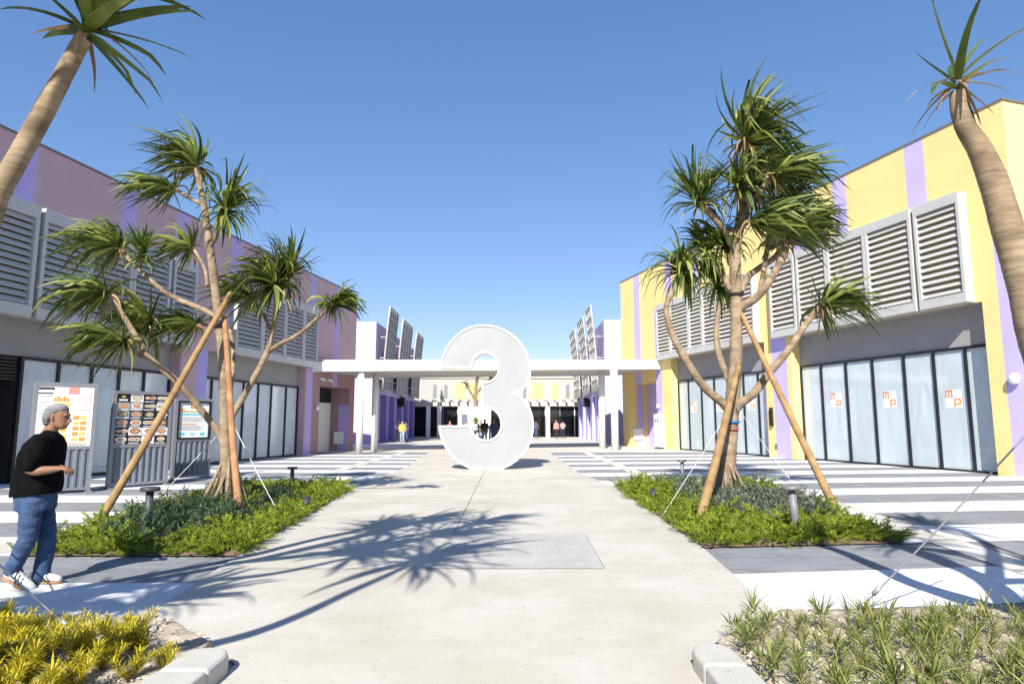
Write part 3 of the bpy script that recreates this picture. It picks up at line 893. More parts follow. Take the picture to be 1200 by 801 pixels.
block('lavender_block', 'pale lavender block with leaning grey screens beyond the right side of the canopy', 6.75, 20, 46.5, 65, 9.0, -1, [(47.3, 50.6), (52.6, 57.2), (59.6, 65)], .45)

# building across the end
BB = thing('end_building', 'white and pale yellow two storey building closing the far end of the plaza', 'building', (0, 70, 0))
b = MB()
b.box((-30, 0, 3.3), (30, 12, 6.3), 0); b.box((-30, .6, 0), (30, 12, 3.297), 3)
for a, c in [(-6.2, -5.2), (-4.6, -3.6), (-2.6, -1.2), (2.2, 3.4), (4.4, 5.0)]:
    b.box((a, -.04, 4.1), (c, -.003, 5.8), 1)
for a in (-8.6, -7.4, 1.2, 5.9): b.box((a, -.05, 4.2), (a + .35, -.003, 5.6), 2)
b.box((-30, -.1, 6.3), (30, .3, 6.5), 0)
b.build('wall', [M['end_wall'], M['yellow_pale'], M['steel'], M['dark_glass']], BB)
for a in np.arange(-14, 13, 1.6):
    b = MB(); b.box((a, .5, 0), (a + .10, .597, 3.29)); b.build('glazing_bar', M['white'] if int(a) % 3 == 0 else M['steel'], BB)
WK = thing('covered_walk', 'low white roofed walkway in front of the end building', 'canopy', (0, 64.5, 0))
b = MB(); b.box((-14, 0, 3.15), (12, .3, 3.55)); b.build('fascia', M['soffit'], WK)
b = MB(); b.box((-14, .302, 3.2), (12, 4.5, 3.5)); b.build('roof_slab', M['soffit'], WK)
b = MB()
for a in np.arange(-13.6, 12, .9): b.box((a, -.5, 3.56), (a + .18, 4.4, 3.8))
b.build('beams', M['soffit'], WK)
for a in (-8.6, -7.5, -2.5, 3.4, 9.0):
    b = MB(); b.box((a, .05, 0), (a + .4, .28, 3.149)); b.build('column', M['white'], WK)

# kiosk and flower pot seen through the figure
KS = thing('white_kiosk', 'small white kiosk wall with a dark poster seen through the figure', 'kiosk', (at(546, 500, 50).x, 50, 0))
b = MB(); b.box((-.62, 0, .004), (1.9, .5, 2.75)); b.build('wall', M['white'], KS, bevel=.02)
b = MB(); b.box((-.35, -.02, 1.35), (.12, -.003, 2.15)); b.build('poster', M['corr'], KS)
PO = thing('slim_post', 'slim grey post among the people seen through the figure', 'post', (at(574, 510, 44).x, 44, 0))
b = MB(); b.tube([(0, 0, 0), (0, 0, 2.6)], .07, 10); b.build('shaft', M['soffit'], PO); b = MB(); b.tube([(0, 0, 2.602), (0, 0, 2.68)], .09, 10); b.build('cap', M['steel'], PO)

# ------------------------------------------------------------------ pandanus trees
def tuft_mesh(n, length, width, axis, wind, droop, seed, spread=(6, 105), segs=7, kink=.62):
    """rosette of strap leaves with keel fold, tapering and bending; returns verts, faces"""
    rn = random.Random(seed)
    V, F = [], []
    ax = Vector(axis).normalized()
    e1 = ax.orthogonal().normalized(); e2 = ax.cross(e1)
    wd = Vector(wind)
    cl = [(rn.uniform(0, 6.283), rn.uniform(-14, 14)) for _ in range(9)]
    for i in range(n):
        q = (i + .5) / n
        if n > 30 and rn.random() < .72:
            cc = cl[rn.randrange(9)]; ph = cc[0] + rn.gauss(0, .2); dth = cc[1]
        else:
            ph = i * 2.39996 + rn.uniform(-.25, .25); dth = 0
        young = q < .68
        th = R(spread[0] + 54 * (q / .68) ** .8 + rn.uniform(-12, 12)) if young else R(62 + (spread[1] + 18 - 62) * (q - .68) / .32 + rn.uniform(-14, 14))
        th += R(dth)
        d = (ax * math.cos(th) + (e1 * math.cos(ph) + e2 * math.sin(ph)) * math.sin(th)).normalized()
        d = (d + wd * .22).normalized()
        L = length * rn.uniform(.55, 1.15) * (.72 + .28 * math.sin(math.pi * min(1, q * 1.1 + .15)))
        w0 = width * rn.uniform(.75, 1.15)
        p = ax * (.10 * (1 - q)) + d * .02
        side = d.cross(ax)
        if side.length < .05: side = d.cross(e1)
        side.normalize()
        kk = rn.uniform(.3, .8) if rn.random() < (kink if young else .7) else 9
        g = droop * (rn.uniform(.4, 1.4) if young else rn.uniform(1.6, 3.2))
        wl = rn.uniform(.35, 1.5)
        st = L / segs
        base = len(V)
        twist = rn.uniform(-.5, .5)
        for k in range(segs + 1):
            t = k / segs
            w = w0 * min(1, .6 + t * 3) * (1 - t) ** .65 * .5 + .0015
            up = side.cross(d).normalized()
            s2 = (side * math.cos(twist * t) + up * math.sin(twist * t))
            fold = .35 * w
            V.append(tuple(p + s2 * w + up * fold)); V.append(tuple(p)); V.append(tuple(p - s2 * w + up * fold))
            gg = g * (.25 + t * 1.2)
            if t > kk and t - 1 / segs <= kk: gg += 5.5
            elif t > kk: gg += .9
            d = (d + Vector((0, 0, -1)) * gg * st + wd * (wl * st * (.3 + t))).normalized()
            side = (side - d * side.dot(d))
            if side.length < 1e-3: side = d.orthogonal()
            side.normalize()
            p = p + d * st
        for k in range(segs):
            a = base + 3 * k
            F.append((a, a + 1, a + 4, a + 3)); F.append((a + 1, a + 2, a + 5, a + 4))
    return V, F

tuft_seed = [100]
DENS = [2.7, 1.3, 1.12, 2.2]
def add_tuft(root, pos, axis, n=42, length=.95, width=.062, wind=(0, 0, 0), droop=.55, dead=6, spread=(6, 105), lite=False, kink=.62):
    tuft_seed[0] += 1
    n = int(n * DENS[0]); width = width * DENS[1]; length *= DENS[2]; wind = Vector(wind) * DENS[3]
    V, F = tuft_mesh(n, length, width, axis, wind, droop, tuft_seed[0], spread, kink=kink)
    o = mesh_obj('crown', mesh_from('crown', V, F), M['leaf_lite'] if lite else M['leaf'], root)
    o.location = pos
    if dead:
        V, F = tuft_mesh(dead, length * .62, width * .6, axis, (0, 0, 0), 2.2, tuft_seed[0] + 999, (85, 130), kink=.6)
        d = mesh_obj('dead_leaves', mesh_from('dead_leaves', V, F), M['leaf_dead'], o)
    return o

def add_branch(root, pts, name='branch', m=None, ring=.035, seg=14):
    P, r = smooth_path(pts, ring / 2 if ring < .03 else ring * .8)
    rn = random.Random(len(P) * 7 + int(P[0].x * 100))
    rr = []
    for i, q in enumerate(r):
        rr.append(q * (1 + (rn.uniform(-.012, .022) if ring < .03 else (.05 if i % 2 else -.03) + rn.uniform(-.02, .02)) + .07 * mnoise.noise(P[i] * 4)))
    b = MB(); b.tube(P, rr, seg)
    return b.build(name, m or M['bark_far'], root)

def tree_base(root, c, h=.95, spread=.34, n=11, trunk_r=.1):
    rn = random.Random(int(c.x * 50) + 3)
    for k in range(n):
        an = 2 * math.pi * k / n + rn.uniform(-.2, .2)
        d = Vector((math.cos(an), math.sin(an), 0))
        hh = h * rn.uniform(.6, 1.05); sp = spread * rn.uniform(.8, 1.15)
        pts = [(c + d * trunk_r * .75 + Vector((0, 0, hh)), .02), (c + d * (trunk_r + sp * .35) + Vector((0, 0, hh * .6)), .026), (c + d * (trunk_r + sp * .75) + Vector((0, 0, hh * .25)), .028), (c + d * (trunk_r + sp) + Vector((0, 0, -.03)), .027)]
        add_branch(root, pts, 'prop_root', M['root'], .08, 8)

def tree(name, label, group, base, trunk, branches, tufts, Y0, roots=True, rscale=1.0, ring=.05):
    """pixel polylines at per-joint depths, turned into real positions; root Empty at the foot"""
    root = thing(name, label, 'tree', base, 0, group)
    rel = lambda p: p - Vector(base)
    def pl(pts): return [(rel(at(q[0], q[1], Y0 + (q[3] if len(q) > 3 else 0))), q[2] * rscale) for q in pts]
    tp = pl(trunk)
    tp[0] = (Vector((tp[0][0].x, tp[0][0].y, 0.0)), tp[0][1])
    add_branch(root, tp, 'trunk', None, ring, 18)
    for bpts in branches: add_branch(root, pl(bpts), 'branch', None, ring, 12)
    if roots: tree_base(root, Vector((tp[0][0].x, tp[0][0].y, 0)), trunk_r=.1)
    for t in tufts:
        px, py, dy, axis, kw = t
        add_tuft(root, rel(at(px, py, Y0 + dy)), axis, **kw)
    return root

YL = 11.35
bl = at(265, 600, YL); bl.z = .02
TL = tree('pandanus_tree', 'slender pandanus in the bed behind the man, leaves streaming to the left', 'propped pandanus trees', bl,
    [(265, 602, .13), (265, 560, .125), (264, 520, .11), (262, 440, .10), (257, 380, .095), (250, 320, .09), (242, 262, .08), (238, 235, .07), (232, 208, .055), (230, 196, .05)],
    [
     [(262, 520, .08), (253, 502, .075), (210, 450, .07, -.3), (176, 420, .065, -.5), (158, 392, .06, -.6), (139, 361, .05, -.6), (128, 345, .045, -.6)],
     [(178, 422, .05, -.5), (160, 414, .045, -.7), (146, 404, .04, -.9)],
     [(257, 372, .06), (232, 360, .06, .3), (210, 351, .058, .5), (189, 339, .055, .6), (158, 311, .05, .6), (142, 293, .045, .6)],
     [(160, 313, .035, .6), (166, 308, .035, .5), (165, 300, .03, .4)],
     [(264, 508, .08), (270, 491, .075, .1), (285, 465, .072, .2), (302, 435, .07, .3), (314, 410, .068, .3), (320, 388, .06, .3), (326, 358, .05, .3), (335, 330, .045, .3)],
     [(320, 386, .045, .3), (323, 360, .045, .1), (322, 338, .042, 0)],
     [(318, 392, .045, .3), (309, 368, .042, .5), (298, 352, .04, .6)],
     [(314, 412, .055, .3), (330, 402, .05, .1), (352, 390, .045, -.1), (385, 361, .04, -.3)],
     [(266, 470, .06), (272, 440, .055, .5), (273, 408, .05, .7), (266, 382, .045, .8), (245, 380, .04, .8), (232, 381, .04, .7)],
     [(246, 290, .05), (256, 272, .045, -.2), (261, 252, .042, -.3)],
     [(238, 240, .05), (222, 232, .045, .3), (206, 222, .042, .4)],
     [(243, 335, .045, .1), (240, 315, .042, .3), (228, 293, .04, .5)],
    ],
    [
     (230, 197, 0, (-.1, 0, 1), dict(n=66, length=1.05, wind=(-1.1, 0, .2), droop=.3, spread=(4, 95))),
     (205, 222, .4, (-.9, -.1, .35), dict(n=44, length=.95, wind=(-.8, 0, 0), droop=.6, spread=(4, 90))),
     (262, 250, -.3, (.35, -.2, .8), dict(n=46, length=.85, wind=(-.1, 0, 0), droop=1.6, spread=(6, 115))),
     (226, 291, .5, (-.8, .2, .4), dict(n=34, length=.75, wind=(-.6, 0, 0), droop=.8, spread=(6, 90))),
     (141, 292, .6, (-.7, 0, .6), dict(n=52, length=1.15, wind=(-.8, 0, -.1), droop=.9, spread=(4, 95))),
     (165, 301, .4, (.05, -.1, 1), dict(n=24, length=.6, wind=(-.2, 0, 0), droop=.5, lite=True, dead=2)),
     (127, 345, -.6, (-.8, -.1, .35), dict(n=52, length=1.0, wind=(-.6, 0, -.2), droop=1.2, dead=12)),
     (146, 402, -.9, (-.6, -.2, .3), dict(n=40, length=.85, wind=(-.4, 0, -.1), droop=1.0, dead=8)),
     (176, 380, .5, (-.5, .1, .6), dict(n=56, length=.95, wind=(-.3, 0, -.2), droop=1.1, dead=8)),
     (232, 381, .7, (-1, -.1, .3), dict(n=44, length=.9, wind=(-.8, 0, 0), droop=.8, lite=False)),
     (297, 350, .6, (-.6, 0, .5), dict(n=36, length=.85, wind=(-.5, 0, -.2), droop=1.0)),
     (321, 336, 0, (-.3, -.2, .9), dict(n=64, length=.95, wind=(-.5, 0, -.2), droop=1.5, spread=(6, 110))),
     (336, 328, .3, (.2, 0, 1), dict(n=40, length=.85, wind=(-.2, 0, 0), droop=.8)),
     (387, 359, -.3, (.75, -.1, .45), dict(n=36, length=.6, wind=(.1, 0, 0), droop=2.6)),
    ], YL, rscale=.8)

YR = 13.2
DENS[:] = [2.2, 1.3, 1.14, 2.3]
br_ = at(850, 585, YR); br_.z = .02
TR = tree('pandanus_tree', 'tall pandanus with blue and red ties in the bed before the yellow building', 'propped pandanus trees', br_,
    [(850, 588, .19), (852, 550, .18), (855, 510, .17), (859, 460, .155), (862, 420, .14), (863, 365, .135), (862, 332, .13), (862, 290, .12), (868, 256, .11), (870, 215, .10), (872, 185, .085), (874, 168, .08)],
    [
     [(862, 292, .09), (847, 267, .085, -.1), (831, 249, .08, -.2), (818, 238, .07, -.3)],
     [(858, 340, .085), (848, 325, .08, .2), (841, 310, .075, .3), (834, 297, .065, .4)],
     [(857, 485, .10), (846, 471, .095, -.1), (825, 453, .09, -.2), (804, 422, .085, -.3), (788, 392, .075, -.3), (781, 365, .065, -.3), (783, 350, .06, -.3)],
     [(860, 455, .08), (850, 436, .08, .4), (841, 408, .075, .6), (840, 380, .065, .7), (845, 345, .06, .7)],
     [(858, 490, .10), (866, 474, .095, -.1), (884, 460, .09, -.2), (902, 436, .085, -.3), (923, 411, .08, -.4), (944, 380, .07, -.4), (960, 360, .065, -.4)],
     [(864, 362, .10), (875, 356, .095, -.1), (890, 345, .09, -.2), (907, 321, .085, -.3), (919, 297, .08, -.3), (922, 278, .07, -.3)],
     [(868, 342, .08), (876, 325, .075, .2), (890, 314, .07, .4), (906, 303, .07, .5), (918, 290, .06, .5)],
     [(868, 258, .08), (880, 238, .08, -.2), (893, 222, .075, -.4), (902, 208, .07, -.5)],
     [(870, 235, .07), (880, 218, .07, .3), (888, 200, .065, .5)],
     [(868, 268, .07), (876, 250, .065, .2), (884, 228, .06, .4)], [(890, 345, .06, -.2), (898, 300, .055, 0), (904, 252, .05, .2)], [(870, 240, .06), (869, 224, .055, -.4)],
    ],
    [
     (874, 168, 0, (.12, 0, 1), dict(n=90, length=1.5, width=.085, wind=(.35, 0, .1), droop=.15, spread=(4, 88), dead=18)),
     (868, 222, -.4, (-.3, -.3, .8), dict(n=34, length=1.0, width=.08, wind=(.2, 0, 0), droop=.9, dead=14)),
     (884, 225, .4, (.5, .2, .8), dict(n=50, length=1.15, width=.08, wind=(.5, 0, 0), droop=.5, dead=16)),
     (905, 248, .2, (.7, 0, .6), dict(n=56, length=1.1, width=.08, wind=(.6, 0, 0), droop=.5, spread=(4, 100), dead=10)),
     (820, 240, -.3, (-.18, -.1, 1), dict(n=62, length=1.1, width=.075, wind=(.1, 0, 0), droop=.3, spread=(5, 85), dead=10)),
     (889, 200, .5, (.6, .1, .7), dict(n=60, length=1.25, width=.08, wind=(.6, 0, 0), droop=.4, spread=(5, 100), dead=14)),
     (904, 206, -.5, (.8, -.2, .5), dict(n=70, length=1.25, width=.08, wind=(.7, 0, 0), droop=.45, spread=(4, 100), dead=12)),
     (878, 262, -.5, (.9, -.2, .25), dict(n=50, length=1.3, width=.085, wind=(.6, 0, 0), droop=.35, spread=(4, 70), dead=6)),
     (922, 277, -.3, (.5, -.1, .8), dict(n=80, length=1.2, width=.08, wind=(.8, 0, 0), droop=.35, spread=(4, 100), dead=6)),
     (918, 285, .5, (.7, .2, .5), dict(n=50, length=1.1, width=.08, wind=(.8, 0, 0), droop=.5, spread=(4, 100))),
     (850, 290, .3, (-.35, 0, .5), dict(n=44, length=.95, width=.075, wind=(.1, 0, -.1), droop=1.5, dead=8)),
     (832, 298, .4, (-.3, 0, .7), dict(n=40, length=.9, width=.075, wind=(.1, 0, -.3), droop=1.8)),
     (800, 322, -.2, (-.1, -.1, .8), dict(n=56, length=1.0, width=.075, wind=(0, 0, -.3), droop=1.9, spread=(5, 115))),
     (843, 340, .7, (-.2, 0, .8), dict(n=34, length=.85, width=.075, wind=(0, 0, -.3), droop=2.2)),
     (961, 359, -.4, (.75, -.1, .6), dict(n=54, length=1.15, width=.08, wind=(.4, 0, 0), droop=.45, spread=(4, 105), dead=8)),
    ], YR, rscale=.92)
# short stub carrying the drooping left tuft
add_branch(TR, [(at(783, 352, YR - .3) - br_, .06), (at(790, 336, YR - .25) - br_, .055), (at(800, 322, YR - .2) - br_, .05)], 'branch')
def strap(root, px, py, Y, r, m, h=.045):
    p = at(px, py, Y) - Vector(root.location)
    b = MB(); b.tube([p + Vector((0, 0, -h/2)), p + Vector((0, 0, h/2))], r, 18); b.build('strap', m, root)
strap(TR, 856.5, 494, YR, .185, M['strap_blue']); strap(TR, 856, 503, YR, .185, M['strap_red'], .02)
strap(TR, 863, 345, YR, .15, M['strap_black'], .06); strap(TR, 852, 266, YR - .1, .10, M['strap_blue'], .06)
strap(TL, 256, 380, YL, .115, M['strap_black'], .12)

DENS[:] = [1, 1, 1, 1]
# foreground left pandanus: one leaning stem in view, unseen stems and crowns added to cast the path shadows
bfl = Vector((-4.75, 3.5, .03))
FL = thing('pandanus_tree', 'near pandanus leaning in at the upper corner above the mauve building', 'tree', bfl)
def relp(root, p): return Vector(p) - Vector(root.location)
def fb(root, pts, nm='branch', m=None): return add_branch(root, [(relp(root, p), r) for p, r in pts], nm, m or M['bark'], .022, 22)
fb(FL, [(bfl, .17), ((-4.8, 3.6, .7), 0.091), ((-4.55, 3.85, 1.6), 0.084), (at(-45, 300, 4.2), 0.072), (at(0, 222, 4.25), 0.069), (at(38, 155, 4.3), 0.066), (at(70, 96, 4.3), 0.062), (at(97, 46, 4.3), 0.053)], 'trunk')
fb(FL, [((-4.7, 3.7, 1.1), 0.078), ((-4.4, 3.1, 2.4), 0.072), ((-3.6, 2.6, 4.2), 0.060), ((-2.9, 2.9, 5.6), 0.048)])
fb(FL, [((-4.5, 3.25, 2.0), 0.072), ((-4.3, 2.0, 3.4), 0.060), ((-3.6, 1.0, 4.6), 0.048), ((-3.2, .8, 5.4), 0.042)])
fb(FL, [((-3.4, 2.0, 4.6), .045), ((-2.6, 2.2, 5.6), .04), ((-2.15, 2.3, 6.1), .035)])
fb(FL, [((-3.75, 2.65, 3.9), .05), ((-3.5, 2.5, 4.8), .045), ((-3.3, 2.4, 5.5), .04)])
fb(FL, [((-3.9, 2.75, 3.6), .06), ((-3.4, 2.0, 4.6), .08), ((-2.6, 1.7, 5.6), .07)])
add_tuft(FL, relp(FL, at(99, 40, 4.3)), (.3, .1, 1), n=30, length=1.0, width=.11, wind=(.35, .1, .2), droop=.45, dead=4, spread=(4, 95), kink=.6)
fb(FL, [((-4.72, 3.6, .8), 0.078), ((-3.4, 2.1, 1.7), 0.069), ((-2.65, 1.2, 2.9), 0.060), ((-2.45, 1.0, 4.2), 0.051), ((-2.35, .95, 5.0), 0.042)])
fb(FL, [((-4.78, 3.5, .6), .12), ((-5.1, 2.2, 1.6), .11), ((-5.2, .9, 3.0), .095), ((-5.05, -.1, 4.4), .08)])
fb(FL, [((-5.17, 1.4, 2.3), .09), ((-4.7, .8, 3.3), .08), ((-4.25, .4, 4.1), .07)])
for p, ax, ln in [((-5.0, -.2, 4.5), (.1, 0, 1), 1.0), ((-4.2, .35, 4.2), (.3, .1, 1), .95), ((-2.35, .95, 5.1), (.3, .1, 1), 1.2), ((-2.9, 2.9, 5.7), (.3, .2, .9), 1.15), ((-3.2, .8, 5.5), (.2, -.1, 1), 1.05), ((-2.6, 1.7, 5.7), (.6, .2, .7), 1.1), ((-2.15, 2.3, 6.2), (.5, .2, .8), 1.0), ((-3.3, 2.4, 5.6), (-.3, .3, .9), 1.0)]:
    add_tuft(FL, relp(FL, p), ax, n=64, length=ln * 1.25, width=.12, wind=(.3, 0, 0), droop=.6, dead=4)

bfr = Vector((3.75, 4.05, .03))
FR = thing('pandanus_tree', 'near curved pandanus at the upper corner above the yellow building', 'tree', bfr)
Yf = 3.95
fb(FR, [(bfr, .17), ((3.72, 4.1, .8), .15), (at(1222, 420, Yf), 0.098), (at(1200, 330, Yf), 0.095), (at(1180, 265, Yf), 0.087), (at(1165, 215, Yf), 0.081), (at(1148, 175, Yf), 0.070), (at(1132, 150, Yf), 0.059), (at(1124, 128, Yf), 0.052), (at(1122, 108, Yf), 0.045)], 'trunk')
fb(FR, [((3.72, 4.0, 1.0), .13), ((3.9, 3.4, 2.4), .11), ((3.7, 2.4, 4.2), .09), ((3.4, 1.4, 5.4), .07)])
fb(FR, [((3.85, 3.6, 2.0), .08), ((4.4, 3.3, 3.2), .07), ((4.8, 2.9, 4.4), .06), ((4.9, 2.7, 5.5), .055)])
add_tuft(FR, relp(FR, at(1122, 106, Yf)), (.1, 0, 1), n=10, length=.66, width=.055, wind=(1.4, 0, .1), droop=.7, dead=16, spread=(10, 100), kink=.3)
fb(FR, [((3.85, 3.3, 2.5), .08), ((4.1, 2.0, 3.6), .07), ((4.3, .7, 4.7), .06)])
for p, ax, ln in [((4.3, .6, 4.8), (.1, 0, 1), 1.1), ((3.4, 1.4, 5.5), (.1, .1, 1), 1.1), ((4.7, 2.7, 5.6), (.1, .1, 1), 1.15)]:  # unseen crowns added for leaf shadows on the right paving
    add_tuft(FR, relp(FR, p), ax, n=70, length=ln * 1.1, width=.12, wind=(.3, 0, 0), droop=.6, dead=4)
# frond tips hanging into the top of the frame from the crown above
fb(FR, [((3.86, 3.12, 2.85), .08), ((3.75, 3.6, 3.9), .07), (at(1135, -55, 4.4), 0.042)])
add_tuft(FR, relp(FR, at(1135, -58, 4.4)), (.1, .1, 1), n=20, length=.62, width=.055, wind=(.1, 0, 0), droop=1.1, dead=3)

# distant pandanus seen through the figure
pd = at(558, 520, 56); pd.z = 0.01
DT = tree('pandanus_tree', 'small far pandanus with orange brown stem seen through the figure', None, pd,
    [(558, 512, .12), (558, 490, .12), (557, 470, .12), (558, 452, .11), (560, 440, .10)],
    [[(557, 468, .09), (552, 460, .08), (548, 452, .07)], [(557, 462, .09), (566, 452, .08), (573, 446, .07)]],
    [(560, 440, 0, (0, 0, 1), dict(n=26, length=1.0, width=.12, droop=.8)), (548, 452, 0, (-.5, 0, .8), dict(n=22, length=.9, width=.12, droop=1.2)), (574, 445, 0, (.5, 0, .8), dict(n=26, length=1.0, width=.12, droop=.7))], 56, roots=False, rscale=1.3, ring=.3)

# ------------------------------------------------------------------ bamboo props and guy wires
def pole(label, p, q, r0, r1, m, group='bamboo props leaning on the trees'):
    p, q = Vector(p), Vector(q)
    root = thing('prop_pole', label, 'pole', p, 0, group)
    L = (q - p).length; n = int(L / .024)
    b = MB(); P, rr = [], []
    rn = random.Random(int(L * 1000))
    jit = Vector((rn.uniform(-1, 1), rn.uniform(-1, 1), 0)) * .02
    for k in range(n + 1):
        t = k / n
        P.append((q - p) * t + jit * math.sin(t * 5)); rr.append((r0 + (r1 - r0) * t) * (1.0 + .03 * mnoise.noise(Vector((t * 9, L, 0))) + (.13 if k % 13 == 6 else (-.04 if k % 13 in (5, 7) else 0))))
    b.tube(P, rr, 14); b.build('shaft', m, root)
pole('tan bamboo pole slanting from the pavement edge up to the left pandanus', G(113, 616), at(272, 342, 11.2), .062, .045, M['bamboo'])
pole('reddish brown bamboo pole standing steeply against the left pandanus trunk', G(282, 613) + Vector((0, 0, -.02)), at(262, 372, 11.2), .058, .045, M['bamboo_red'])
pole('thick bamboo pole leaning steeply along the tall right pandanus trunk', G(819, 614), at(866, 430, 13.0), .075, .055, M['bamboo'])
pole('bamboo pole slanting down from the right pandanus toward the shopfront', G(981, 600), at(869, 368, 13.1), .070, .05, M['bamboo'])
def wire(label, p, q, r, m, group=None, knob=False):
    p, q = Vector(p), Vector(q)
    ro = thing('guy_wire', label, 'wire', p, 0, group)
    b = MB(); n = 10
    P = [(q - p) * (k / n) + Vector((0, 0, -.02 * math.sin(math.pi * k / n))) for k in range(n + 1)]
    b.tube(P, r, 6); b.build('cable', m, ro)
    d = (q - p).normalized()
    if knob:
        b = MB(); b.tube([d * .16, d * .24], .018, 8); b.build('turnbuckle', M['wire'], ro)
        b = MB(); b.tube([d * .02, d * .05], .016, 8); b.build('cable_clamp', M['wire'], ro)
        b = MB(); b.tube([(0, 0, .03), (0, 0, -.06)], .012, 8); b.build('anchor_pin', M['steel'], ro)
wire('steel guy wire anchored on the white paving near the green strappy plants', G(1008, 712, .03), (3.72, 4.42, 1.62), .007, M['wire'], None, True)
wire('steel guy wire crossing the yellow plants near the man', at(95, 748, 4.5), (-4.7, 5.2, .98), .007, M['wire'], None, True)
wire('thin white string from the left pandanus to the bed edge beside the menu board', at(178, 590, 11.2), at(258, 506, 11.35), .006, M['string'])
wire('thin white string from the left pandanus down to the path side of its bed', G(326, 600, .15), at(272, 494, 11.35), .006, M['string'])
wire('thin white string from the right pandanus down to the path side of its bed', G(776, 604, .05), at(856, 478, 13.1), .006, M['string'])
wire('thin dark string from the right pandanus down to the near bed lamp', at(925, 560, 9.6), at(862, 474, 13.1), .005, M['string'])

# ------------------------------------------------------------------ bed lamps
def bollard(label, px, py, hgt, m, tilt=0):
    p = G(px, py)
    o = thing('bollard_light', label, 'lamp', p, 0, 'flat topped bed lights')
    o.rotation_euler = (0, R(tilt), 0)
    b = MB(); b.tube([(0, 0, 0), (0, 0, hgt - .05)], .048, 16); b.build('post', m, o)
    b = MB(); b.tube([(0, 0, hgt - .05), (0, 0, hgt - .042), (0, 0, hgt - .006), (0, 0, hgt)], [.112, .122, .122, .112], 28); b.build('lamp_head', m, o)
    b = MB(); b.tube([(0, 0, 0.0), (0, 0, .025)], .075, 16); b.build('base_flange', m, o)
bollard('black disc topped bed light in front of the left pandanus', 172, 631, .66, M['post'])
bollard('dark disc topped bed light at the far end of the left bed', 342, 567, .42, M['post'])
bollard('grey disc topped bed light leaning slightly at the front of the right bed', 935, 634, .70, M['post_grey'], -4)
bollard('grey disc topped bed light at the far end of the right bed', 800, 562, .52, M['post_grey'])
def spot(label, px, py, m):
    o = thing('spot_light', label, 'lamp', G(px, py), 0, 'small bed spotlights')
    b = MB(); b.tube([(0, 0, 0), (0, 0, .16)], .02, 10); b.build('stake', m, o)
    b = MB(); b.tube([(0, -.05, .17), (0, .0, .21), (0, .08, .28)], [.04, .05, .05], 14); b.build('lamp_head', m, o)
spot('small black spotlight at the path edge of the left bed', 358, 604, M['post'])
spot('small black spotlight at the path edge of the right bed', 766, 593, M['post'])

# ------------------------------------------------------------------ ground cover
def sprig_proto(kind, seed):
    rn = random.Random(seed); V, F = [], []
    if kind == 'juniper':
        # feathery plume: arching stem with many needle leaflets
        d = Vector((.35, 0, 1)).normalized(); p = Vector((0, 0, 0)); n = 11
        for k in range(n):
            t = k / n
            p = p + d * .026; d = (d + Vector((.05, 0, -.03))).normalized()
            for s in range(4):
                an = k * 1.9 + s * 1.57 + rn.uniform(-.4, .4)
                q = (d * 1.0 + Vector((math.cos(an), math.sin(an), .2)) * .9).normalized()
                L = .075 * (1 - .55 * t) * rn.uniform(.7, 1.2); sd = q.cross(Vector((rn.uniform(-1,1), rn.uniform(-1,1), .3))).normalized() * .0085
                b0 = len(V); V += [tuple(p - sd * .6), tuple(p + q * L * .5 + sd), tuple(p + q * L), tuple(p + sd * .6 + q * L * .1)]
                F.append((b0, b0+1, b0+2)); F.append((b0, b0+3, b0+1))
    else:
        d = Vector((.2, 0, 1)).normalized(); p = Vector((0, 0, 0)); n = 10
        for k in range(n):
            t = k / n
            p = p + d * .03; d = (d + Vector((rn.uniform(-.1,.1), rn.uniform(-.1,.1), .05))).normalized()
            for s in range(3):
                an = k * 2.4 + s * 2.1
                q = (Vector((math.cos(an), math.sin(an), .55))).normalized()
                L = .05 * rn.uniform(.7, 1.2); sd = q.cross(Vector((0, 0, 1))).normalized() * .013
                b0 = len(V); V += [tuple(p), tuple(p + q * L * .5 + sd), tuple(p + q * L), tuple(p + q * L * .5 - sd)]
                F.append((b0, b0+1, b0+2, b0+3))
    return np.array(V), F

def scatter(name, label, kind, m, pts, hfun, seed):
    protos = [sprig_proto(kind, seed + k) for k in range(4)]
    AV, AF, off = [], [], 0
    rn = np.random.default_rng(seed)
    for (x, y, z, sc, lean, az) in pts:
        V, F = protos[rn.integers(4)]
        a = az; ca, sa = math.cos(a), math.sin(a)
        rot = np.array([[ca, -sa, 0], [sa, ca, 0], [0, 0, 1]])
        tl = np.array([[math.cos(lean), 0, math.sin(lean)], [0, 1, 0], [-math.sin(lean), 0, math.cos(lean)]])
        W_ = (V * sc) @ (rot @ tl).T + np.array([x, y, z])
        AV.append(W_); AF += [tuple(i + off for i in f) for f in F]; off += len(V)
    AV = np.concatenate(AV)
    me = bpy.data.meshes.new(name); me.from_pydata(AV.tolist(), [], AF); me.update()
    o = mesh_obj(name, me, m); tag(o, label, 'ground cover', None, 'stuff'); return o

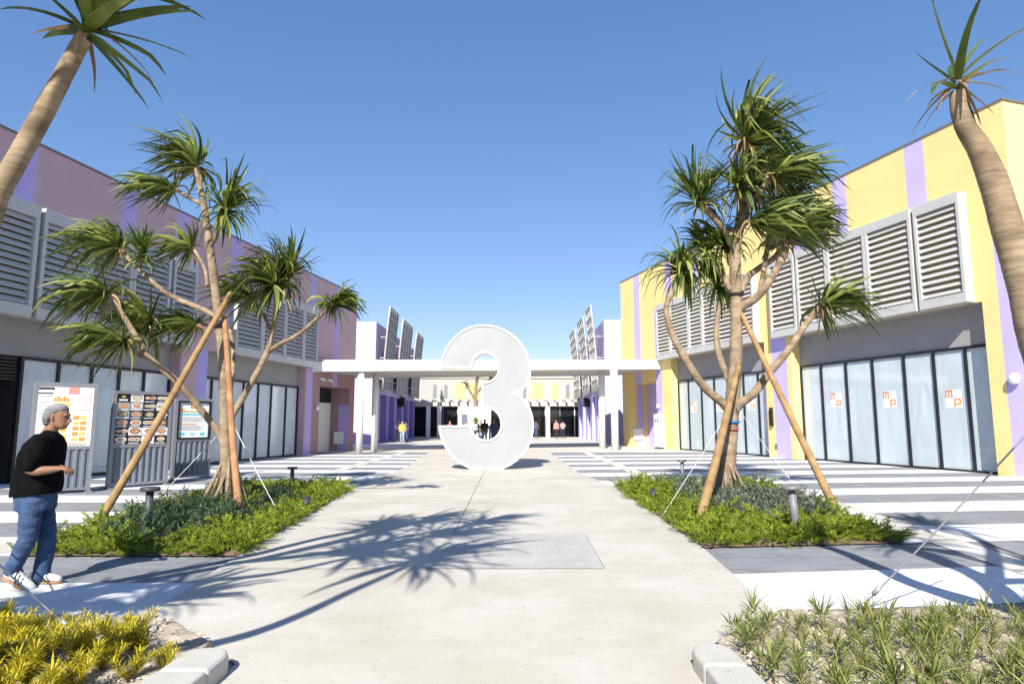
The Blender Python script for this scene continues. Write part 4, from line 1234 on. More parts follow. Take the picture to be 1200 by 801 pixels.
def bed_points(poly, inside, nclump, want, seed, per=34, R0=.26, hs=1.0):
    """mounded clumps: each clump is a fan of sprigs leaning outward, clump sizes vary"""
    rn = random.Random(seed); xs = [p[0] for p in poly]; ys = [p[1] for p in poly]; out = []; cs = []
    for _ in range(nclump * 60):
        x, y = rn.uniform(min(xs), max(xs)), rn.uniform(min(ys), max(ys))
        if not inside(x, y) or want(x, y) < .5: continue
        if all((x - q[0]) ** 2 + (y - q[1]) ** 2 > (R0 * .82) ** 2 for q in cs): cs.append((x, y))
        if len(cs) >= nclump: break
    for (x, y) in cs:
        r = R0 * rn.uniform(.75, 1.25); h = hs * rn.uniform(.65, 1.35)
        for k in range(int(per * r / R0)):
            q = math.sqrt(rn.random()); an = rn.uniform(0, 6.283)
            px, py = x + r * .55 * q * math.cos(an), y + r * .55 * q * math.sin(an)
            if not inside(px, py): continue
            out.append((px, py, .02 + .13 * h * (1 - q) * rn.random(), h * rn.uniform(.65, 1.2) * (1.1 - .3 * q), q * rn.uniform(.5, 1.05) + rn.uniform(-.1, .15), an + rn.uniform(-.5, .5)))
    return out
def sage_L(x, y):
    v = mnoise.noise(Vector((x * .9, y * .6, 1.5)))
    d = (x + 4.75) ** 2 / 1.0 + (y - 10.6) ** 2 / 6.5
    return 1.0 if d + v * .6 < .95 and (x - -4.83) ** 2 + (y - 11.35) ** 2 > .16 else 0.0
def sage_R(x, y):
    v = mnoise.noise(Vector((x * .9, y * .6, 7.5)))
    d = (x - 4.05) ** 2 / .8 + (y - 11.6) ** 2 / 6.0
    return 1.0 if d + v * .6 < .95 and (x - 4.42) ** 2 + (y - 13.2) ** 2 > .3 else 0.0
scatter('ground_cover', 'bright feathery ground cover round the edges of the left bed', 'juniper', M['juniper'], bed_points(bedL, inL, 190, lambda x, y: 1 - sage_L(x, y), 3, 34, .27, .8), None, 3)
scatter('ground_cover', 'grey green bushy ground cover in the middle of the left bed', 'sage', M['sage_dark'], bed_points(bedL, inL, 90, sage_L, 4, 30, .27, .85), None, 13)
scatter('ground_cover', 'bright feathery ground cover round the edges of the right bed', 'juniper', M['juniper'], bed_points(bedR, inR, 190, lambda x, y: 1 - sage_R(x, y), 5, 34, .27, .85), None, 23)
scatter('ground_cover', 'grey green bushy ground cover in the middle of the right bed', 'sage', M['sage'], bed_points(bedR, inR, 90, sage_R, 6, 30, .27, .9), None, 33)

# ------------------------------------------------------------------ front bed plants
def yellow_plant_mesh(seed):
    """upright branching clump with whorls of narrow leaves"""
    rn = random.Random(seed); V, F = [], []
    for s in range(rn.randint(6, 8)):
        an = rn.uniform(0, 6.28); lean = rn.uniform(.1, .9)
        d = Vector((math.cos(an) * lean, math.sin(an) * lean, 1)).normalized(); p = Vector((0, 0, 0))
        H = rn.uniform(.08, .25); n = 9
        for k in range(n):
            p = p + d * H / n
            if k < 2: continue
            for q in range(8):
                a2 = k * 1.1 + q * .7854
                l = (d * .9 + Vector((math.cos(a2), math.sin(a2), .1))).normalized()
                L = rn.uniform(.06, .12); sd = l.cross(Vector((0, 0, 1)))
                if sd.length < .1: sd = Vector((1, 0, 0))
                sd = sd.normalized() * .0042
                tip = p + l * L + Vector((0, 0, -.02 * rn.random()))
                m_ = p + l * L * .55 + Vector((0, 0, .006))
                b0 = len(V); V += [tuple(p - sd * .5), tuple(p + sd * .5), tuple(m_ + sd), tuple(m_ - sd), tuple(tip)]
                F += [(b0, b0+1, b0+2, b0+3), (b0+3, b0+2, b0+4)]
    return mesh_from('foliage', V, F, False)
def grass_plant_mesh(seed):
    rn = random.Random(seed); V, F = [], []
    for s in range(rn.randint(2, 4)):
        c = Vector((rn.uniform(-.06, .06), rn.uniform(-.06, .06), 0)); hh = rn.uniform(.03, .14)
        v, f = tuft_mesh(rn.randint(14, 20), rn.uniform(.16, .24), .014, (rn.uniform(-.5, .5), rn.uniform(-.5, .5), 1), (0, 0, 0), 3.5, seed * 10 + s, (5, 95), 5, .1)
        o = len(V); V += [tuple(Vector(q) + c + Vector((0, 0, hh))) for q in v]; F += [tuple(i + o for i in q) for q in f]
    return mesh_from('foliage', V, F, True)
def stem_mesh(n, h, seed):
    rn = random.Random(seed); b = MB()
    for k in range(n):
        an = rn.uniform(0, 6.28); b.tube([(0, 0, -.02), (math.cos(an) * h * .3, math.sin(an) * h * .3, h)], [.006, .004], 6)
    return b.mesh('stem')
def plant_protos(kind, n):
    out = []
    for k in range(n):
        r = bpy.data.objects.new('yellow_shrub' if kind == 'y' else 'strappy_plant', None); COL.objects.link(r); r.empty_display_size = .1
        if kind == 'y':
            tag(r, 'narrow leaved yellow shrub in the front bed by the kerb near the man', 'shrub', 'yellow shrubs in the front bed')
            mesh_obj('foliage', yellow_plant_mesh(50 + k), M['yellow_leaf'], r); mesh_obj('stem', stem_mesh(5, .16, k), M['stem'], r)
        else:
            tag(r, 'low strappy green plant in the sandy front bed before the yellow building', 'plant', 'strappy plants in the front bed')
            mesh_obj('foliage', grass_plant_mesh(80 + k), M['grass_leaf'], r); mesh_obj('stem', stem_mesh(3, .1, k), M['stem'], r)
        out.append(r)
    return out
def plant_row(kind, spots):
    pr = plant_protos(kind, 5); used = set()
    for i, (x, y, s) in enumerate(spots):
        k = i % 5
        o = pr[k] if k not in used else copy_tree(pr[k]); used.add(k)
        o.location = (x, y, .035); o.rotation_euler = (0, 0, random.uniform(0, 6.28)); o.scale = (s, s, s * random.uniform(.9, 1.15))
def poisson(inside, box, dmin, n, seed, fixed=[]):
    rn = random.Random(seed); out = [tuple(f[:2]) for f in fixed]
    for _ in range(n * 60):
        x, y = rn.uniform(box[0], box[1]), rn.uniform(box[2], box[3])
        if not inside(x, y): continue
        if all((x - q[0]) ** 2 + (y - q[1]) ** 2 > dmin ** 2 for q in out): out.append((x, y))
        if len(out) >= n: break
    return out
fx = []
for px, py, s in [(165, 775, 1.35), (25, 765, 1.2), (70, 762, 1.1), (120, 790, 1.0), (150, 800, .9), (95, 800, 1.0), (45, 795, 1.1), (5, 790, 1.2), (190, 788, .8)]:
    p = G(px, py, .03); fx.append((p.x, p.y, s))
sp = poisson(lambda x, y: inFL(x, y) and x < -2.3 - max(0, y - 4.3) * .5 and y < 4.68, (-5.0, -2.1, 3.0, 5.0), .135, 130, 2, fx)
plant_row('y', [(x, y, 0.8 * (fx[i][2] if i < len(fx) else random.uniform(.7, 1.2))) for i, (x, y) in enumerate(sp)])
sp = poisson(lambda x, y: inFR(x, y) and x > 1.5 and y < 4.82 + (x - 2.2) * .06, (1.5, 5.2, 3.0, 5.4), .135, 230, 4)
plant_row('g', [(x, y, random.uniform(.42, .75)) for x, y in sp])

def clods(name, label, inside, box, n, seed, m):
    rn = random.Random(seed); b = MB()
    for _ in range(n * 4):
        x, y = rn.uniform(box[0], box[1]), rn.uniform(box[2], box[3])
        if not inside(x, y): continue
        r = .008 + .028 * rn.random() ** 3
        c = Vector((x, y, .05 + r * .3)); base = len(b.v)
        dirs = [(1,0,0),(-1,0,0),(0,1,0),(0,-1,0),(0,0,.7),(0,0,-.7)]
        for d in dirs: b.v.append(tuple(c + Vector(d) * r * rn.uniform(.6, 1.3) + Vector((rn.uniform(-.3,.3), rn.uniform(-.3,.3), 0)) * r))
        for f in [(0,2,4),(2,1,4),(1,3,4),(3,0,4),(2,0,5),(1,2,5),(3,1,5),(0,3,5)]:
            b.f.append(tuple(base + i for i in f)); b.m.append(0 if rn.random() < .7 else 1); b.s.append(False)
        n -= 1
        if n <= 0: break
    o = b.build(name, [m, M['kerb']]); tag(o, label, 'soil', None, 'stuff')
clods('soil_clods', 'loose sandy clods and pebbles in the bed of yellow plants', inFL, (-5, -2.0, 2.8, 5.1), 1500, 3, M['soil'])
clods('soil_clods', 'loose sandy clods and pebbles in the bed of strappy green plants', inFR, (1.36, 5.5, 2.8, 5.5), 1500, 4, M['soil'])

# ------------------------------------------------------------------ information boards
def board(label, pl_, pr_, H, pz0, kind):
    pl_, pr_ = Vector(pl_), Vector(pr_); d = (pr_ - pl_); Wd = d.length; an = math.atan2(d.y, d.x)
    o = thing('notice_board', label, 'sign', pl_, an, 'standing boards by the shopfront')
    # local x along board, -y faces the plaza/camera
    t = .07
    b = MB(); b.box((0, -.06, 0), (t, .06, H)); b.box((Wd - t, -.06, 0), (Wd, .06, H)); b.box((t, -.06, H - t), (Wd - t, .06, H)); b.box((t, -.06, pz0 - .07), (Wd - t, .06, pz0)); b.box((t, -.05, .06), (Wd - t, .05, .12))
    b.build('frame', M['steel'], o)
    c = MB(); n = int((Wd - 2 * t) / .035)
    x0 = t; yb = -.03
    for k in range(n):
        xa = x0 + (Wd - 2*t) * k / n; xb = x0 + (Wd - 2*t) * (k + 1) / n
        off = [0, .0, -.028, -.028][k % 4]; off2 = [0, -.028, -.028, 0][k % 4]
        c.face([(xa, yb + off, .12), (xb, yb + off2, .12), (xb, yb + off2, pz0 - .07), (xa, yb + off, pz0 - .07)])
    c.build('corrugated_panel', M['corr'], o)
    b = MB(); b.box((-.03, -.32, 0), (.10, .32, .035)); b.build('foot', M['steel'], o)
    b = MB(); b.box((Wd - .10, -.32, 0), (Wd + .03, .32, .035)); b.build('foot', M['steel'], o)
    A, B_, C_, E_ = t, Wd - t, pz0, H - t
    W_, H_ = B_ - A, E_ - C_
    yf = -.035
    pn = MB(); pn.box((A, yf, C_), (B_, .02, E_))
    panel = pn.build('display_panel', M['paper'] if kind != 'menu' else M['black'], o)
    g = MB()
    mats = [M['paper'], M['p_orange'], M['p_pink'], M['p_blue'], M['p_dark'], M['p_yellow'], M['p_grey'], M['p_teal'], M['black'], M['orange']]
    lay = [0]
    def r(u0, u1, v0, v1, mi):
        lay[0] += 1
        g.box((A + u0 * W_, yf - .004 - .00002 * lay[0], C_ + v0 * H_), (A + u1 * W_, yf, C_ + v1 * H_), mi)
    rn = random.Random(kind)
    if kind == 'map':
        r(.03, .30, .93, .97, 4); r(.03, .28, .86, .885, 4); r(.03, .26, .82, .835, 6)
        r(.55, .74, .86, .98, 2); r(.60, .69, .91, .945, 1)
        for k in range(8): r(.03 + .0, .05, .78 - k * .06, .80 - k * .06, 3)
        for k in range(8): r(.06, .26 - .02 * (k % 3), .78 - k * .06, .793 - k * .06, 6)
        for k in range(5):
            x = .30 + k * .055; r(x, x + .045, .74, .80 + .03 * (k % 2), 1)
        r(.30, .60, .66, .72, 5); r(.34, .42, .58, .65, 3); r(.45, .58, .56, .645, 1)
        for k in range(6): r(.30 + (k % 2) * .14, .42 + (k % 2) * .14, .10 + k // 2 * .13, .20 + k // 2 * .13, 5)
        for k in range(10):
            y_ = .08 + (k // 2) * .09; x = .66 + (k % 2) * .13; r(x, x + .11, y_, y_ + .065, 1 if k % 3 else 5)
        r(.74, .95, .60, .86, 0); r(.742, .95, .60, .612, 2); r(.742, .95, .85, .862, 2); r(.742, .755, .612, .85, 2); r(.938, .95, .612, .85, 2)
        for k in range(6): r(.77, .92, .64 + k * .034, .655 + k * .034, 2)
        r(.05, .95, .03, .045, 1)
        for k in range(14): r(.06 + k * .063, .10 + k * .063, .008, .022, 6)
    elif kind == 'menu':
        cols, rows = 4, 6
        for i in range(cols):
            for j in range(rows):
                u0, u1 = i / cols + .006, (i + 1) / cols - .006; v0, v1 = 1 - (j + 1) / rows + .006, 1 - j / rows - .006
                if i == 0 and j == 0:
                    r(.09, .12, .93, .955, 5); r(.12, .13, .92, .965, 5); r(.13, .16, .93, .955, 5)
                    for k in range(4): r(.045 + k * .04, .078 + k * .04, .86, .895, 0)
                    continue
                light = rn.random() < .55
                r(u0, u1, v0, v1, 0 if light else rn.choice([4, 8, 6]))
                r(u0 + .01, u1 - .04, v0 + .006, v0 + .02, 9 if light else 0)
                nd = rn.choice([1, 1, 2])
                for k in range(nd):
                    cu = (u0 + u1) / 2 + (0 if nd == 1 else (k - .5) * .1); cv = (v0 + v1) / 2 + .012
                    rad = (.068 if nd == 1 else .045) * W_ * 1.35
                    for q, (rf, mi) in enumerate([(1, rn.choice([0, 6, 4, 0])), (.78, None)]):
                        lay[0] += 1
                        yy = yf - .006 - .0015 * q - .00003 * lay[0]
                        pts = [(A + cu * W_ + rad * rf * math.cos(a) * 1.1, yy, C_ + cv * H_ + rad * rf * .62 * math.sin(a)) for a in [2 * math.pi * z / 18 for z in range(18)]]
                        g.face(pts, mi if mi is not None else len(mats) + rn.randrange(3))
    else:
        r(.38, .62, .80, .94, 1); r(.44, .56, .84, .90, 0); r(.47, .53, .855, .885, 1)
        r(.08, .20, .72, .80, 5); r(.1, .9, .70, .73, 1)
        r(.06, .92, .62, .665, 7); r(.80, .97, .48, .60, 3); r(.85, .95, .55, .66, 7)
        for k in range(5): r(.08, .86 - .07 * (k % 3), .56 - k * .028, .57 - k * .028, 6)
        r(.06, .60, .37, .40, 1)
        for k in range(5): r(.08, .80 - .1 * (k % 2), .33 - k * .028, .34 - k * .028, 6)
        for k in range(3): r(.1 + k * .3, .24 + k * .3, .09, .16, 7 if k != 1 else 3)
        r(.03, .97, .0, .03, 7)
    mats2 = mats + [M['dish_a'], M['dish_b'], M['dish_c']]
    g.build('printed_graphics', mats2, panel)
    if kind == 'poster':
        b = MB(); t2 = .05
        for lo, hi in [((A, -.075, C_ - .02), (A + t2, -.037, E_)), ((B_ - t2, -.075, C_ - .02), (B_, -.037, E_)), ((A + t2, -.075, E_ - t2), (B_ - t2, -.037, E_)), ((A + t2, -.075, C_ - .02), (B_ - t2, -.037, C_ + t2 - .02))]: b.box(lo, hi)
        b.build('black_bezel', M['black'], panel)
for nm, c in [('p_orange', (.66, .27, .05)), ('p_pink', (.72, .25, .30)), ('p_blue', (.35, .58, .78)), ('p_dark', (.05, .045, .05)), ('p_yellow', (.72, .46, .12)), ('p_grey', (.35, .36, .38)), ('p_teal', (.12, .50, .62))]:
    M[nm] = mat('print ' + nm[2:], c, .5, .05, 6)
M['dish_a'] = dish_mat('dish red', (.30, .05, .03), (.62, .40, .22), (.45, .14, .06))
M['dish_b'] = dish_mat('dish brown', (.16, .07, .03), (.60, .50, .34), (.35, .18, .08))
M['dish_c'] = dish_mat('dish mixed', (.50, .16, .10), (.70, .62, .45), (.22, .26, .08))
gr = G(105, 576); dd = Vector((1, .8, 0)).normalized()
board('tall white map board with orange blocks, standing behind the man', gr - dd * 1.16, gr, 2.36, 1.0, 'map')
gl = G(124, 573); dd = Vector((.75, 1, 0)).normalized()
board('menu board with a grid of dish photos beside the map board', gl, gl + dd * 1.33, 2.24, 1.0, 'menu')
gl = G(199, 563); dd = Vector((.8, 1, 0)).normalized()
board('poster board with white notice in black bezel beside the left pandanus', gl, gl + dd * 1.02, 2.15, 1.08, 'poster')

# ------------------------------------------------------------------ people
def solid(b, voxel, smooth=4, wr=None, seed=0):
    """union overlapping closed pieces into one continuous skin"""
    me = b.mesh('tmp')
    o = bpy.data.objects.new('tmp', me); COL.objects.link(o)
    md = o.modifiers.new('r', 'REMESH'); md.mode = 'VOXEL'; md.voxel_size = voxel; md.adaptivity = 0
    if smooth:
        ms = o.modifiers.new('s', 'SMOOTH'); ms.iterations = smooth; ms.factor = .5
    dg = bpy.context.evaluated_depsgraph_get()
    out = bpy.data.meshes.new_from_object(o.evaluated_get(dg), depsgraph=dg)
    bpy.data.objects.remove(o); bpy.data.meshes.remove(me)
    out.materials.clear()
    if wr:
        amp, sc, st = wr
        out.update()
        nrm = [v.normal.copy() for v in out.vertices]
        for v, nn in zip(out.vertices, nrm):
            q = Vector((v.co.x * sc + seed, v.co.y * sc, v.co.z * sc * st))
            v.co += nn * amp * (mnoise.noise(q) + .5 * mnoise.noise(q * 2.3))
    out.polygons.foreach_set('use_smooth', [True] * len(out.polygons)); out.polygons.foreach_set('material_index', [0] * len(out.polygons)); out.update()
    return out

def limb(b, pts):
    P = [Vector(p[0]) for p in pts]; r = [p[1] for p in pts]
    op, orr = smooth_path(list(zip(P, r)), .03)
    # rounded ends
    d0 = (op[0] - op[1]).normalized(); d1 = (op[-1] - op[-2]).normalized()
    pre = [(op[0] + d0 * orr[0] * .9, orr[0] * .35), (op[0] + d0 * orr[0] * .55, orr[0] * .8)]
    post = [(op[-1] + d1 * orr[-1] * .55, orr[-1] * .8), (op[-1] + d1 * orr[-1] * .9, orr[-1] * .35)]
    b.tube([q[0] for q in pre] + op + [q[0] for q in post], [q[1] for q in pre] + orr + [q[1] for q in post], 16)

def head_pieces(b, T, s=1.0):
    """T: Matrix placing head (faces +x, z up, origin at eye level centre)"""
    tab = [(-.118, .060, .022, .022), (-.106, .080, .005, .040), (-.085, .088, -.030, .054), (-.062, .090, -.055, .061), (-.035, .090, -.078, .067), (-.005, .086, -.096, .072), (.022, .090, -.103, .075), (.05, .088, -.104, .075), (.08, .072, -.09, .066), (.102, .042, -.062, .048), (.114, .01, -.03, .022)]
    secs = []
    for z, f, bk, w_ in tab:
        c = T @ Vector(((f + bk) / 2 * s, 0, z * s)); a = T.to_3x3() @ Vector(((f - bk) / 2 * s, 0, 0)); bb = T.to_3x3() @ Vector((0, w_ * s, 0))
        secs.append((c, a, bb, .9))
    b.loft(secs, 24)
    P = lambda x, y, z: T @ Vector((x * s, y * s, z * s))
    limb(b, [(P(.084, 0, .015), .010 * s), (P(.100, 0, -.012), .013 * s), (P(.112, 0, -.032), .0155 * s), (P(.092, 0, -.042), .014 * s)])
    limb(b, [(P(.083, -.04, .024), .012 * s), (P(.090, 0, .022), .013 * s), (P(.083, .04, .024), .012 * s)])
    limb(b, [(P(.086, -.018, -.066), .009 * s), (P(.094, 0, -.066), .011 * s), (P(.086, .018, -.066), .009 * s)])
    for sg in (-1, 1):
        limb(b, [(P(-.012, sg * .076, .018), .012 * s), (P(-.018, sg * .080, .0), .014 * s), (P(-.008, sg * .076, -.026), .010 * s)])

def hand(b, wrist, d, up, side, s=1.0, curl=.9):
    """palm + five fingers; d = pointing direction, side = thumb side"""
    d, up, side = Vector(d).normalized(), Vector(up).normalized(), Vector(side).normalized()
    w_ = Vector(wrist)
    b.loft([(w_ + d * t * s, side * a * s, up * c * s) for t, a, c in [(-.01, .022, .018), (.02, .032, .016), (.055, .040, .015), (.085, .038, .013), (.092, .03, .009)]], 14)
    for k, L in enumerate([.070, .080, .074, .058]):
        o = w_ + d * .082 * s + side * (.028 - .019 * k) * s
        q = d.copy(); pts = [(o - d * .02 * s, .009 * s)]
        p = o
        for j in range(3):
            q = (q - up * curl * (.35 + .1 * j)).normalized(); p = p + q * L * s / 3; pts.append((p, (.0088 - .0008 * j) * s))
        limb(b, pts)
    o = w_ + d * .025 * s + side * .028 * s
    limb(b, [(o, .012 * s), (o + (side * .7 + d * .7).normalized() * .03 * s, .0115 * s), (o + (side * .45 + d * .95 - up * .35).normalized() * .062 * s, .009 * s)])

MY = 6.15
mb = G(34, 685); mb.z = .006
MAN = thing('person', 'grey haired man in black tee and blue jeans stooping forward, hands together', 'person', mb)
mp_ = lambda px, py, dy=0: at(px, py, MY + dy) - mb
mb = Vector((mb.x, MY, .006)); MAN.location = mb + Vector((.03, 0, 0))
S = .00797   # metres per pixel at the man
# --- body (head, neck, torso core, arms, hands)
B = MB()
hc = mp_(64.5, 488.5)
Th = Matrix.Translation(hc) @ Matrix.Rotation(R(10), 4, 'Z') @ Matrix.Rotation(R(2), 4, 'Y')
head_pieces(B, Th, .98)
limb(B, [(mp_(61, 494), .058), (mp_(55, 505), .062), (mp_(47, 518), .075)])
limb(B, [(mp_(46, 524), .11), (mp_(40, 550), .125), (mp_(38, 585), .13)])
wr_n = mp_(64, 549, -.15); wr_f = mp_(65, 546, .02)
limb(B, [(mp_(44, 519, -.17), .055), (mp_(36, 536, -.22), .05), (mp_(31.5, 550, -.22), .046), (mp_(44, 551, -.20), .043), (mp_(56, 550, -.17), .034), (wr_n, .027)])
limb(B, [(mp_(46, 519, .17), .055), (mp_(40, 536, .22), .05), (mp_(38, 550, .22), .046), (mp_(50, 549, .14), .04), (mp_(60, 547, .06), .032), (wr_f, .026)])
hand(B, wr_n, (1, .25, .02), (.1, -.25, 1), (.1, 1, .15), .95, 2.3)
hand(B, wr_f, (1, -.35, -.05), (-.1, .1, 1), (.1, -1, .2), .95, 2.3)
mesh_obj('body', solid(B, .0055, 2), M['skin'], MAN)
# hair
H_ = MB()
tabh = [(-.088, -.062, -.092, .045), (-.07, -.040, -.108, .062), (-.045, -.030, -.118, .074), (-.015, -.018, -.122, .0815), (.012, .012, -.124, .084), (.03, .034, -.124, .085), (.055, .070, -.121, .084), (.08, .080, -.108, .078), (.105, .066, -.085, .062), (.122, .030, -.05, .036), (.129, .0, -.03, .012)]
H_.loft([(Th @ Vector(((f + bk) / 2, 0, z)), Th.to_3x3() @ Vector(((f - bk) / 2, 0, 0)), Th.to_3x3() @ Vector((0, w_, 0)), .92) for z, f, bk, w_ in tabh], 26)
mesh_obj('hair', solid(H_, .005, 2, (.004, 55, .3)), M['hair_grey'], MAN)
for sg in (-1, 1):
    e = MB(); e.ball(Th @ Vector((.0795, sg * .031, .001)), (.008, .011, .0055)); e.build('eye', M['eye'], MAN)
    e = MB(); q = [Th @ Vector((.087, sg * .02, .021)), Th @ Vector((.088, sg * .035, .024)), Th @ Vector((.078, sg * .052, .019))]; e.tube(q, .0055, 8); e.build('eyebrow', M['hair_grey'], MAN)
e = MB(); e.tube([Th @ Vector((.083, -.026, -.068)), Th @ Vector((.0985, 0, -.066)), Th @ Vector((.083, .026, -.068))], .0045, 8); e.build('mouth', M['lip'], MAN)
# shirt
T_ = MB()
sh = []
for y_, a, c, wdt, pw in [(503.5, 50, 62, .075, 1), (508, 44, 65, .115, 1), (513, 36, 67.5, .175, .85), (520, 29.5, 68.5, .215, .8), (532, 24, 68.5, .225, .8), (546, 20, 67.5, .222, .8), (560, 15.5, 67, .220, .8), (572, 12, 66.8, .222, .8), (580, 10.2, 66, .224, .8)]:
    l, r_ = mp_(a, y_ + (2.5 if y_ > 560 else 0)), mp_(c, y_ - (4.5 if y_ > 560 else 0)); sh.append(((l + r_) / 2, (r_ - l) / 2 * .9, (0, wdt * .86, 0), pw))
T_.loft(sh, 28)
limb(T_, [(mp_(43, 517, -.16), .082), (mp_(37, 532, -.215), .088), (mp_(33.5, 544, -.225), .084)])
limb(T_, [(mp_(45, 517, .16), .078), (mp_(41, 532, .215), .078), (mp_(39, 543, .225), .076)])
mesh_obj('shirt', solid(T_, .010, 3, (.012, 9, .6)), M['tee_black'], MAN)
# jeans
J = MB()
J.loft([(mp_(38, 572), (.155, 0, 0), (0, .165, 0), .85), (mp_(38.5, 585), (.16, 0, 0), (0, .17, 0), .85), (mp_(38, 597), (.15, 0, 0), (0, .165, 0), .85)], 24)
limb(J, [(mp_(45, 590, .09), 0.0989), (mp_(50, 618, .09), 0.0886), (mp_(51, 638, .09), 0.0757), (mp_(48, 655, .09), 0.0705), (mp_(44.5, 672, .09), 0.0740), (mp_(43.5, 676, .09), 0.0740)])
limb(J, [(mp_(33, 590, -.09), 0.1015), (mp_(31, 612, -.10), 0.0894), (mp_(28, 632, -.10), 0.0774), (mp_(20, 648, -.10), 0.0714), (mp_(12.5, 663, -.10), 0.0705), (mp_(11, 667, -.10), 0.0705)])
mesh_obj('jeans', solid(J, .010, 2, (.008, 7, 2.4)), M['denim'], MAN)
M['shoe'] = mat('white trainer', (.62, .62, .62), .5, .08, 10); M['sole'] = mat('gum sole', (.30, .17, .09), .7, .1)
def shoe(heel, toe, ang, dy):
    d = Vector((1, 0, 0)); L = .30
    Ms = Matrix.Translation(heel) @ Matrix.Rotation(-ang, 4, 'Y')
    q = lambda x, y_, z: Ms @ Vector((x, y_, z))
    R3 = Ms.to_3x3()
    u = MB(); secs = []
    for x, w_, h in [(.0, .022, .05), (.015, .036, .085), (.06, .042, .105), (.10, .043, .10), (.15, .046, .082), (.20, .05, .065), (.25, .046, .052), (.285, .032, .04), (.298, .014, .026)]:
        secs.append((q(x, 0, .022 + h / 2), R3 @ Vector((0, w_, 0)), R3 @ Vector((0, 0, h / 2)), .8))
    u.loft(secs, 18); up_ = u.build('shoe', M['shoe'], MAN)
    s_ = MB(); secs = []
    for x, w_ in [(-.004, .024), (.015, .038), (.08, .042), (.14, .044), (.21, .051), (.27, .042), (.302, .016)]:
        secs.append((q(x, 0, .014), R3 @ Vector((0, w_, 0)), R3 @ Vector((0, 0, .014)), .6))
    s_.loft(secs, 18); s_.build('sole', M['sole'], up_)
    k = MB()
    for x in (.115, .15, .19):
        for sg in (-1, 1):
            hh = .105 if x < .13 else (.082 if x < .17 else .068)
            k.tube([q(x + .028, sg * .047, .03), q(x, sg * .0465, .03 + hh * .5), q(x - .012, sg * .028, .024 + hh)], .006, 6)
    k.build('stripes', M['black'], up_)
hl = mp_(30.5, 684, .09); hl.z = .0; shoe(hl, None, 0, .09)
hl = mp_(0.5, 676, -.10); hl.z = .085; shoe(hl, None, R(-24), -.1)
b = MB(); ph = mp_(75, 548.5, -.06); Mp = Matrix.Translation(ph) @ Matrix.Rotation(.3, 4, 'Z')
b.box((-.035, -.03, -.01), (.03, .03, .01), 0, Mp); o = b.build('phone', M['black'], None, bevel=.004); o.location = MAN.location; tag(o, 'small black phone held in the hands of the grey haired man', 'phone')

def figure(label, px, Y, face, shirt, legs, hair, h=1.66, skirt=False, group='people at the far end of the plaza', dx=0.0):
    """small standing person, one body plus clothes and hair"""
    x = at(px, 500, Y).x
    o = thing('person', label, 'person', (x, Y, .006), face, group)
    k = h / 1.7
    V = lambda x_, y_, z_: Vector((x_ * k, y_ * k, z_ * k))
    rn = random.Random(label)
    st = rn.uniform(.02, .12); el = rn.uniform(.0, .16)
    B = MB()
    Tm = Matrix.Translation(V(.02, 0, 1.585)); head_pieces(B, Tm, k)
    limb(B, [(V(.0, 0, 1.53), .055), (V(-.01, 0, 1.42), .06)])
    limb(B, [(V(0, 0, 1.36), .11), (V(0, 0, 1.0), .12)])
    for sg in (-1, 1):
        limb(B, [(V(-.01, sg * .17, 1.39), .05), (V(-.04, sg * .22, 1.13), .042), (V(.06 + el, sg * .21, .93 + el * .8), .03)])
        hand(B, V(.06 + el, sg * .21, .92 + el * .8), (.3, 0, -1 + el * 4), (-1, 0, -.2), (0, -sg, 0), k, .4)
        limb(B, [(V(0, sg * .085, .95), .085), (V(sg * st * .5 + .02, sg * .09, .5), .055), (V(sg * st, sg * .09, .09), .04), (V(sg * st, sg * .09, .05), .045)])
        limb(B, [(V(sg * st - .04, sg * .09, .035), .034), (V(sg * st + .13, sg * .10, .03), .03)])
    mesh_obj('body', solid(B, .014, 1), M['skin2'], o)
    S_ = MB()
    S_.loft([(V(-.01, 0, 1.45), V(.06, 0, 0), V(0, .09, 0), .9), (V(-.01, 0, 1.40), V(.10, 0, 0), V(0, .19, 0), .85), (V(0, 0, 1.25), V(.125, 0, 0), V(0, .195, 0), .85), (V(0, 0, 1.08), V(.115, 0, 0), V(0, .17, 0), .85), (V(0, 0, .90), V(.13, 0, 0), V(0, .19, 0), .85)], 20)
    for sg in (-1, 1): limb(S_, [(V(-.01, sg * .165, 1.385), .065), (V(-.03, sg * .215, 1.2), .06), (V(-.03, sg * .22, 1.12), .056)])
    mesh_obj('shirt', solid(S_, .018, 2, (.01, 12, .6)), shirt, o)
    L_ = MB()
    if skirt:
        L_.loft([(V(0, 0, .98), V(.12, 0, 0), V(0, .17, 0)), (V(0, 0, .55), V(.19, 0, 0), V(0, .24, 0)), (V(0, 0, .5), V(.19, 0, 0), V(0, .24, 0))], 20)
    else:
        L_.loft([(V(0, 0, 1.0), V(.12, 0, 0), V(0, .17, 0), .85), (V(0, 0, .82), V(.125, 0, 0), V(0, .18, 0), .85)], 20)
        for sg in (-1, 1): limb(L_, [(V(0, sg * .09, .9), .098), (V(sg * st * .5 + .02, sg * .092, .5), .072), (V(sg * st, sg * .092, .12), .06)])
    mesh_obj('skirt' if skirt else 'trousers', solid(L_, .018, 2, (.008, 12, 1)), legs, o)
    Hh = MB(); long = rn.random() < .5
    tb = [(-.10 if long else -.05, -.05, -.115, .07), (-.02, -.02, -.122, .084), (.03, .03, -.124, .086), (.07, .08, -.115, .08), (.10, .065, -.085, .062), (.127, .0, -.04, .02)]
    Hh.loft([(Tm @ Vector(((f + bk) / 2 * k, 0, z * k)), Vector(((f - bk) / 2 * k, 0, 0)), Vector((0, w_ * k, 0)), .92) for z, f, bk, w_ in tb], 18)
    mesh_obj('hair', Hh.mesh('hair'), hair, o)
    return o
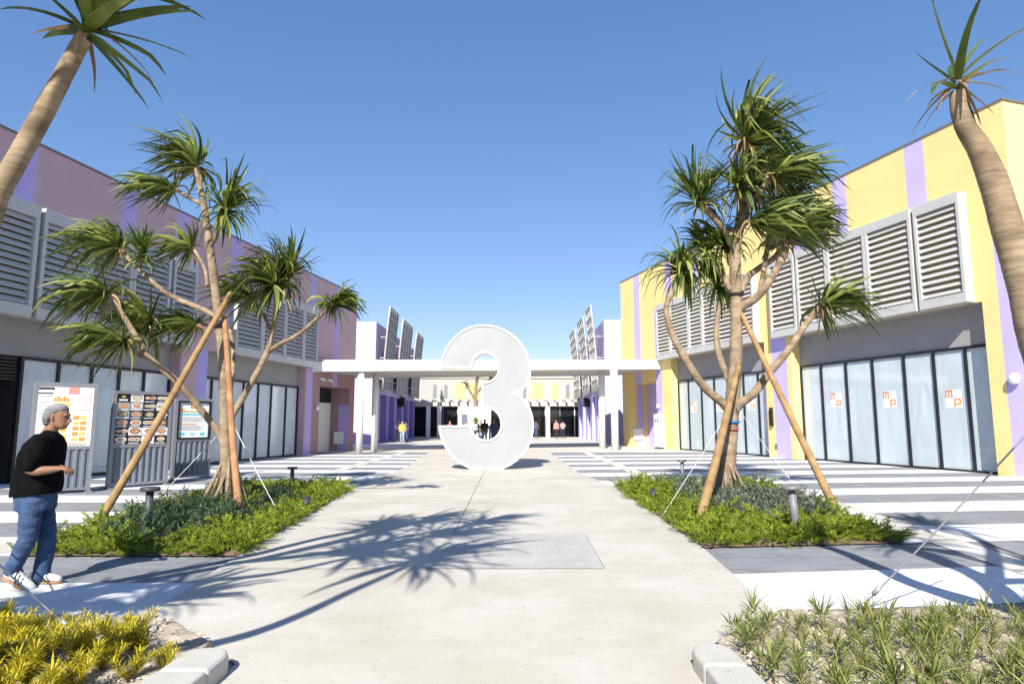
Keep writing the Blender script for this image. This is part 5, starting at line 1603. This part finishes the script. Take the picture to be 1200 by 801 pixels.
cl = lambda n, c: mat(n, c, .85, .1, 10)
C_yel, C_dark, C_wht, C_navy, C_pink, C_gry, C_jean, C_red = cl('yellow cloth', (.62, .45, .05)), cl('dark cloth', (.025, .025, .03)), cl('white cloth', (.65, .63, .62)), cl('navy cloth', (.06, .07, .14)), cl('pink cloth', (.60, .24, .22)), cl('grey cloth', (.33, .31, .30)), cl('pale jeans', (.30, .34, .42)), cl('red cloth', (.45, .05, .05))
hb = M['hair_black']
figure('woman in yellow top and pale jeans before the violet piers', 471.5, 48, R(-80), C_yel, C_jean, hb, 1.62)
figure('person in dark clothes behind the shoulder of the woman in yellow', 467, 49.2, R(80), C_dark, C_dark, hb, 1.70)
figure('person in dark clothes to the right of the woman in yellow', 475.5, 49.4, R(120), C_navy, C_navy, hb, 1.62)
figure('woman in white top seen through the loop of the figure', 555.5, 44, R(-70), C_wht, C_dark, hb, 1.66)
figure('person in dark grey clothes beside the slim post', 568, 43.6, R(95), C_dark, C_gry, hb, 1.74)
figure('person in black top in front of the kiosk poster, beside the white topped woman', 563.2, 44.6, R(-120), C_dark, C_jean, hb, 1.68)
figure('man in navy top and jeans right of the slim post', 579.2, 43.8, R(90), C_navy, cl('blue jeans', (.09, .15, .28)), hb, 1.74)
figure('person in pale top partly hidden by the loop, before the kiosk', 547.5, 45, R(-60), C_wht, C_gry, hb, 1.64)
figure('woman in pink top under the covered walk', 652, 61, R(-100), C_pink, C_dark, hb, 1.72)
figure('person in grey top under the covered walk beside the pink one', 659.5, 61.4, R(100), C_gry, C_dark, hb, 1.70)
figure('person in navy top at the right edge of the figure under the walk', 628, 62, R(60), C_navy, C_navy, hb, 1.7)
figure('person in red top under the covered walk left of the figure', 527, 62, R(-60), C_red, C_dark, hb, 1.66)
# leafy pot by the kiosk
PT = thing('potted_shrub', 'round bright green shrub in a pot seen through the figure', 'plant', (at(558, 500, 49).x, 49, 0))
b = MB(); b.tube([(0, 0, 0), (0, 0, .7)], [.25, .35], 16); b.build('pot', M['white'], PT)
V, F = tuft_mesh(140, .62, .10, (0, 0, 1), (0, 0, 0), .8, 77, (5, 110), 5)
o = mesh_obj('foliage', mesh_from('foliage', [(x, y, z + 1.35) for x, y, z in V], F), M['juniper'], PT)
b = MB(); b.tube([(0, 0, .69), (0, 0, 1.4)], .04, 8); b.build('stem', M['stem'], PT)
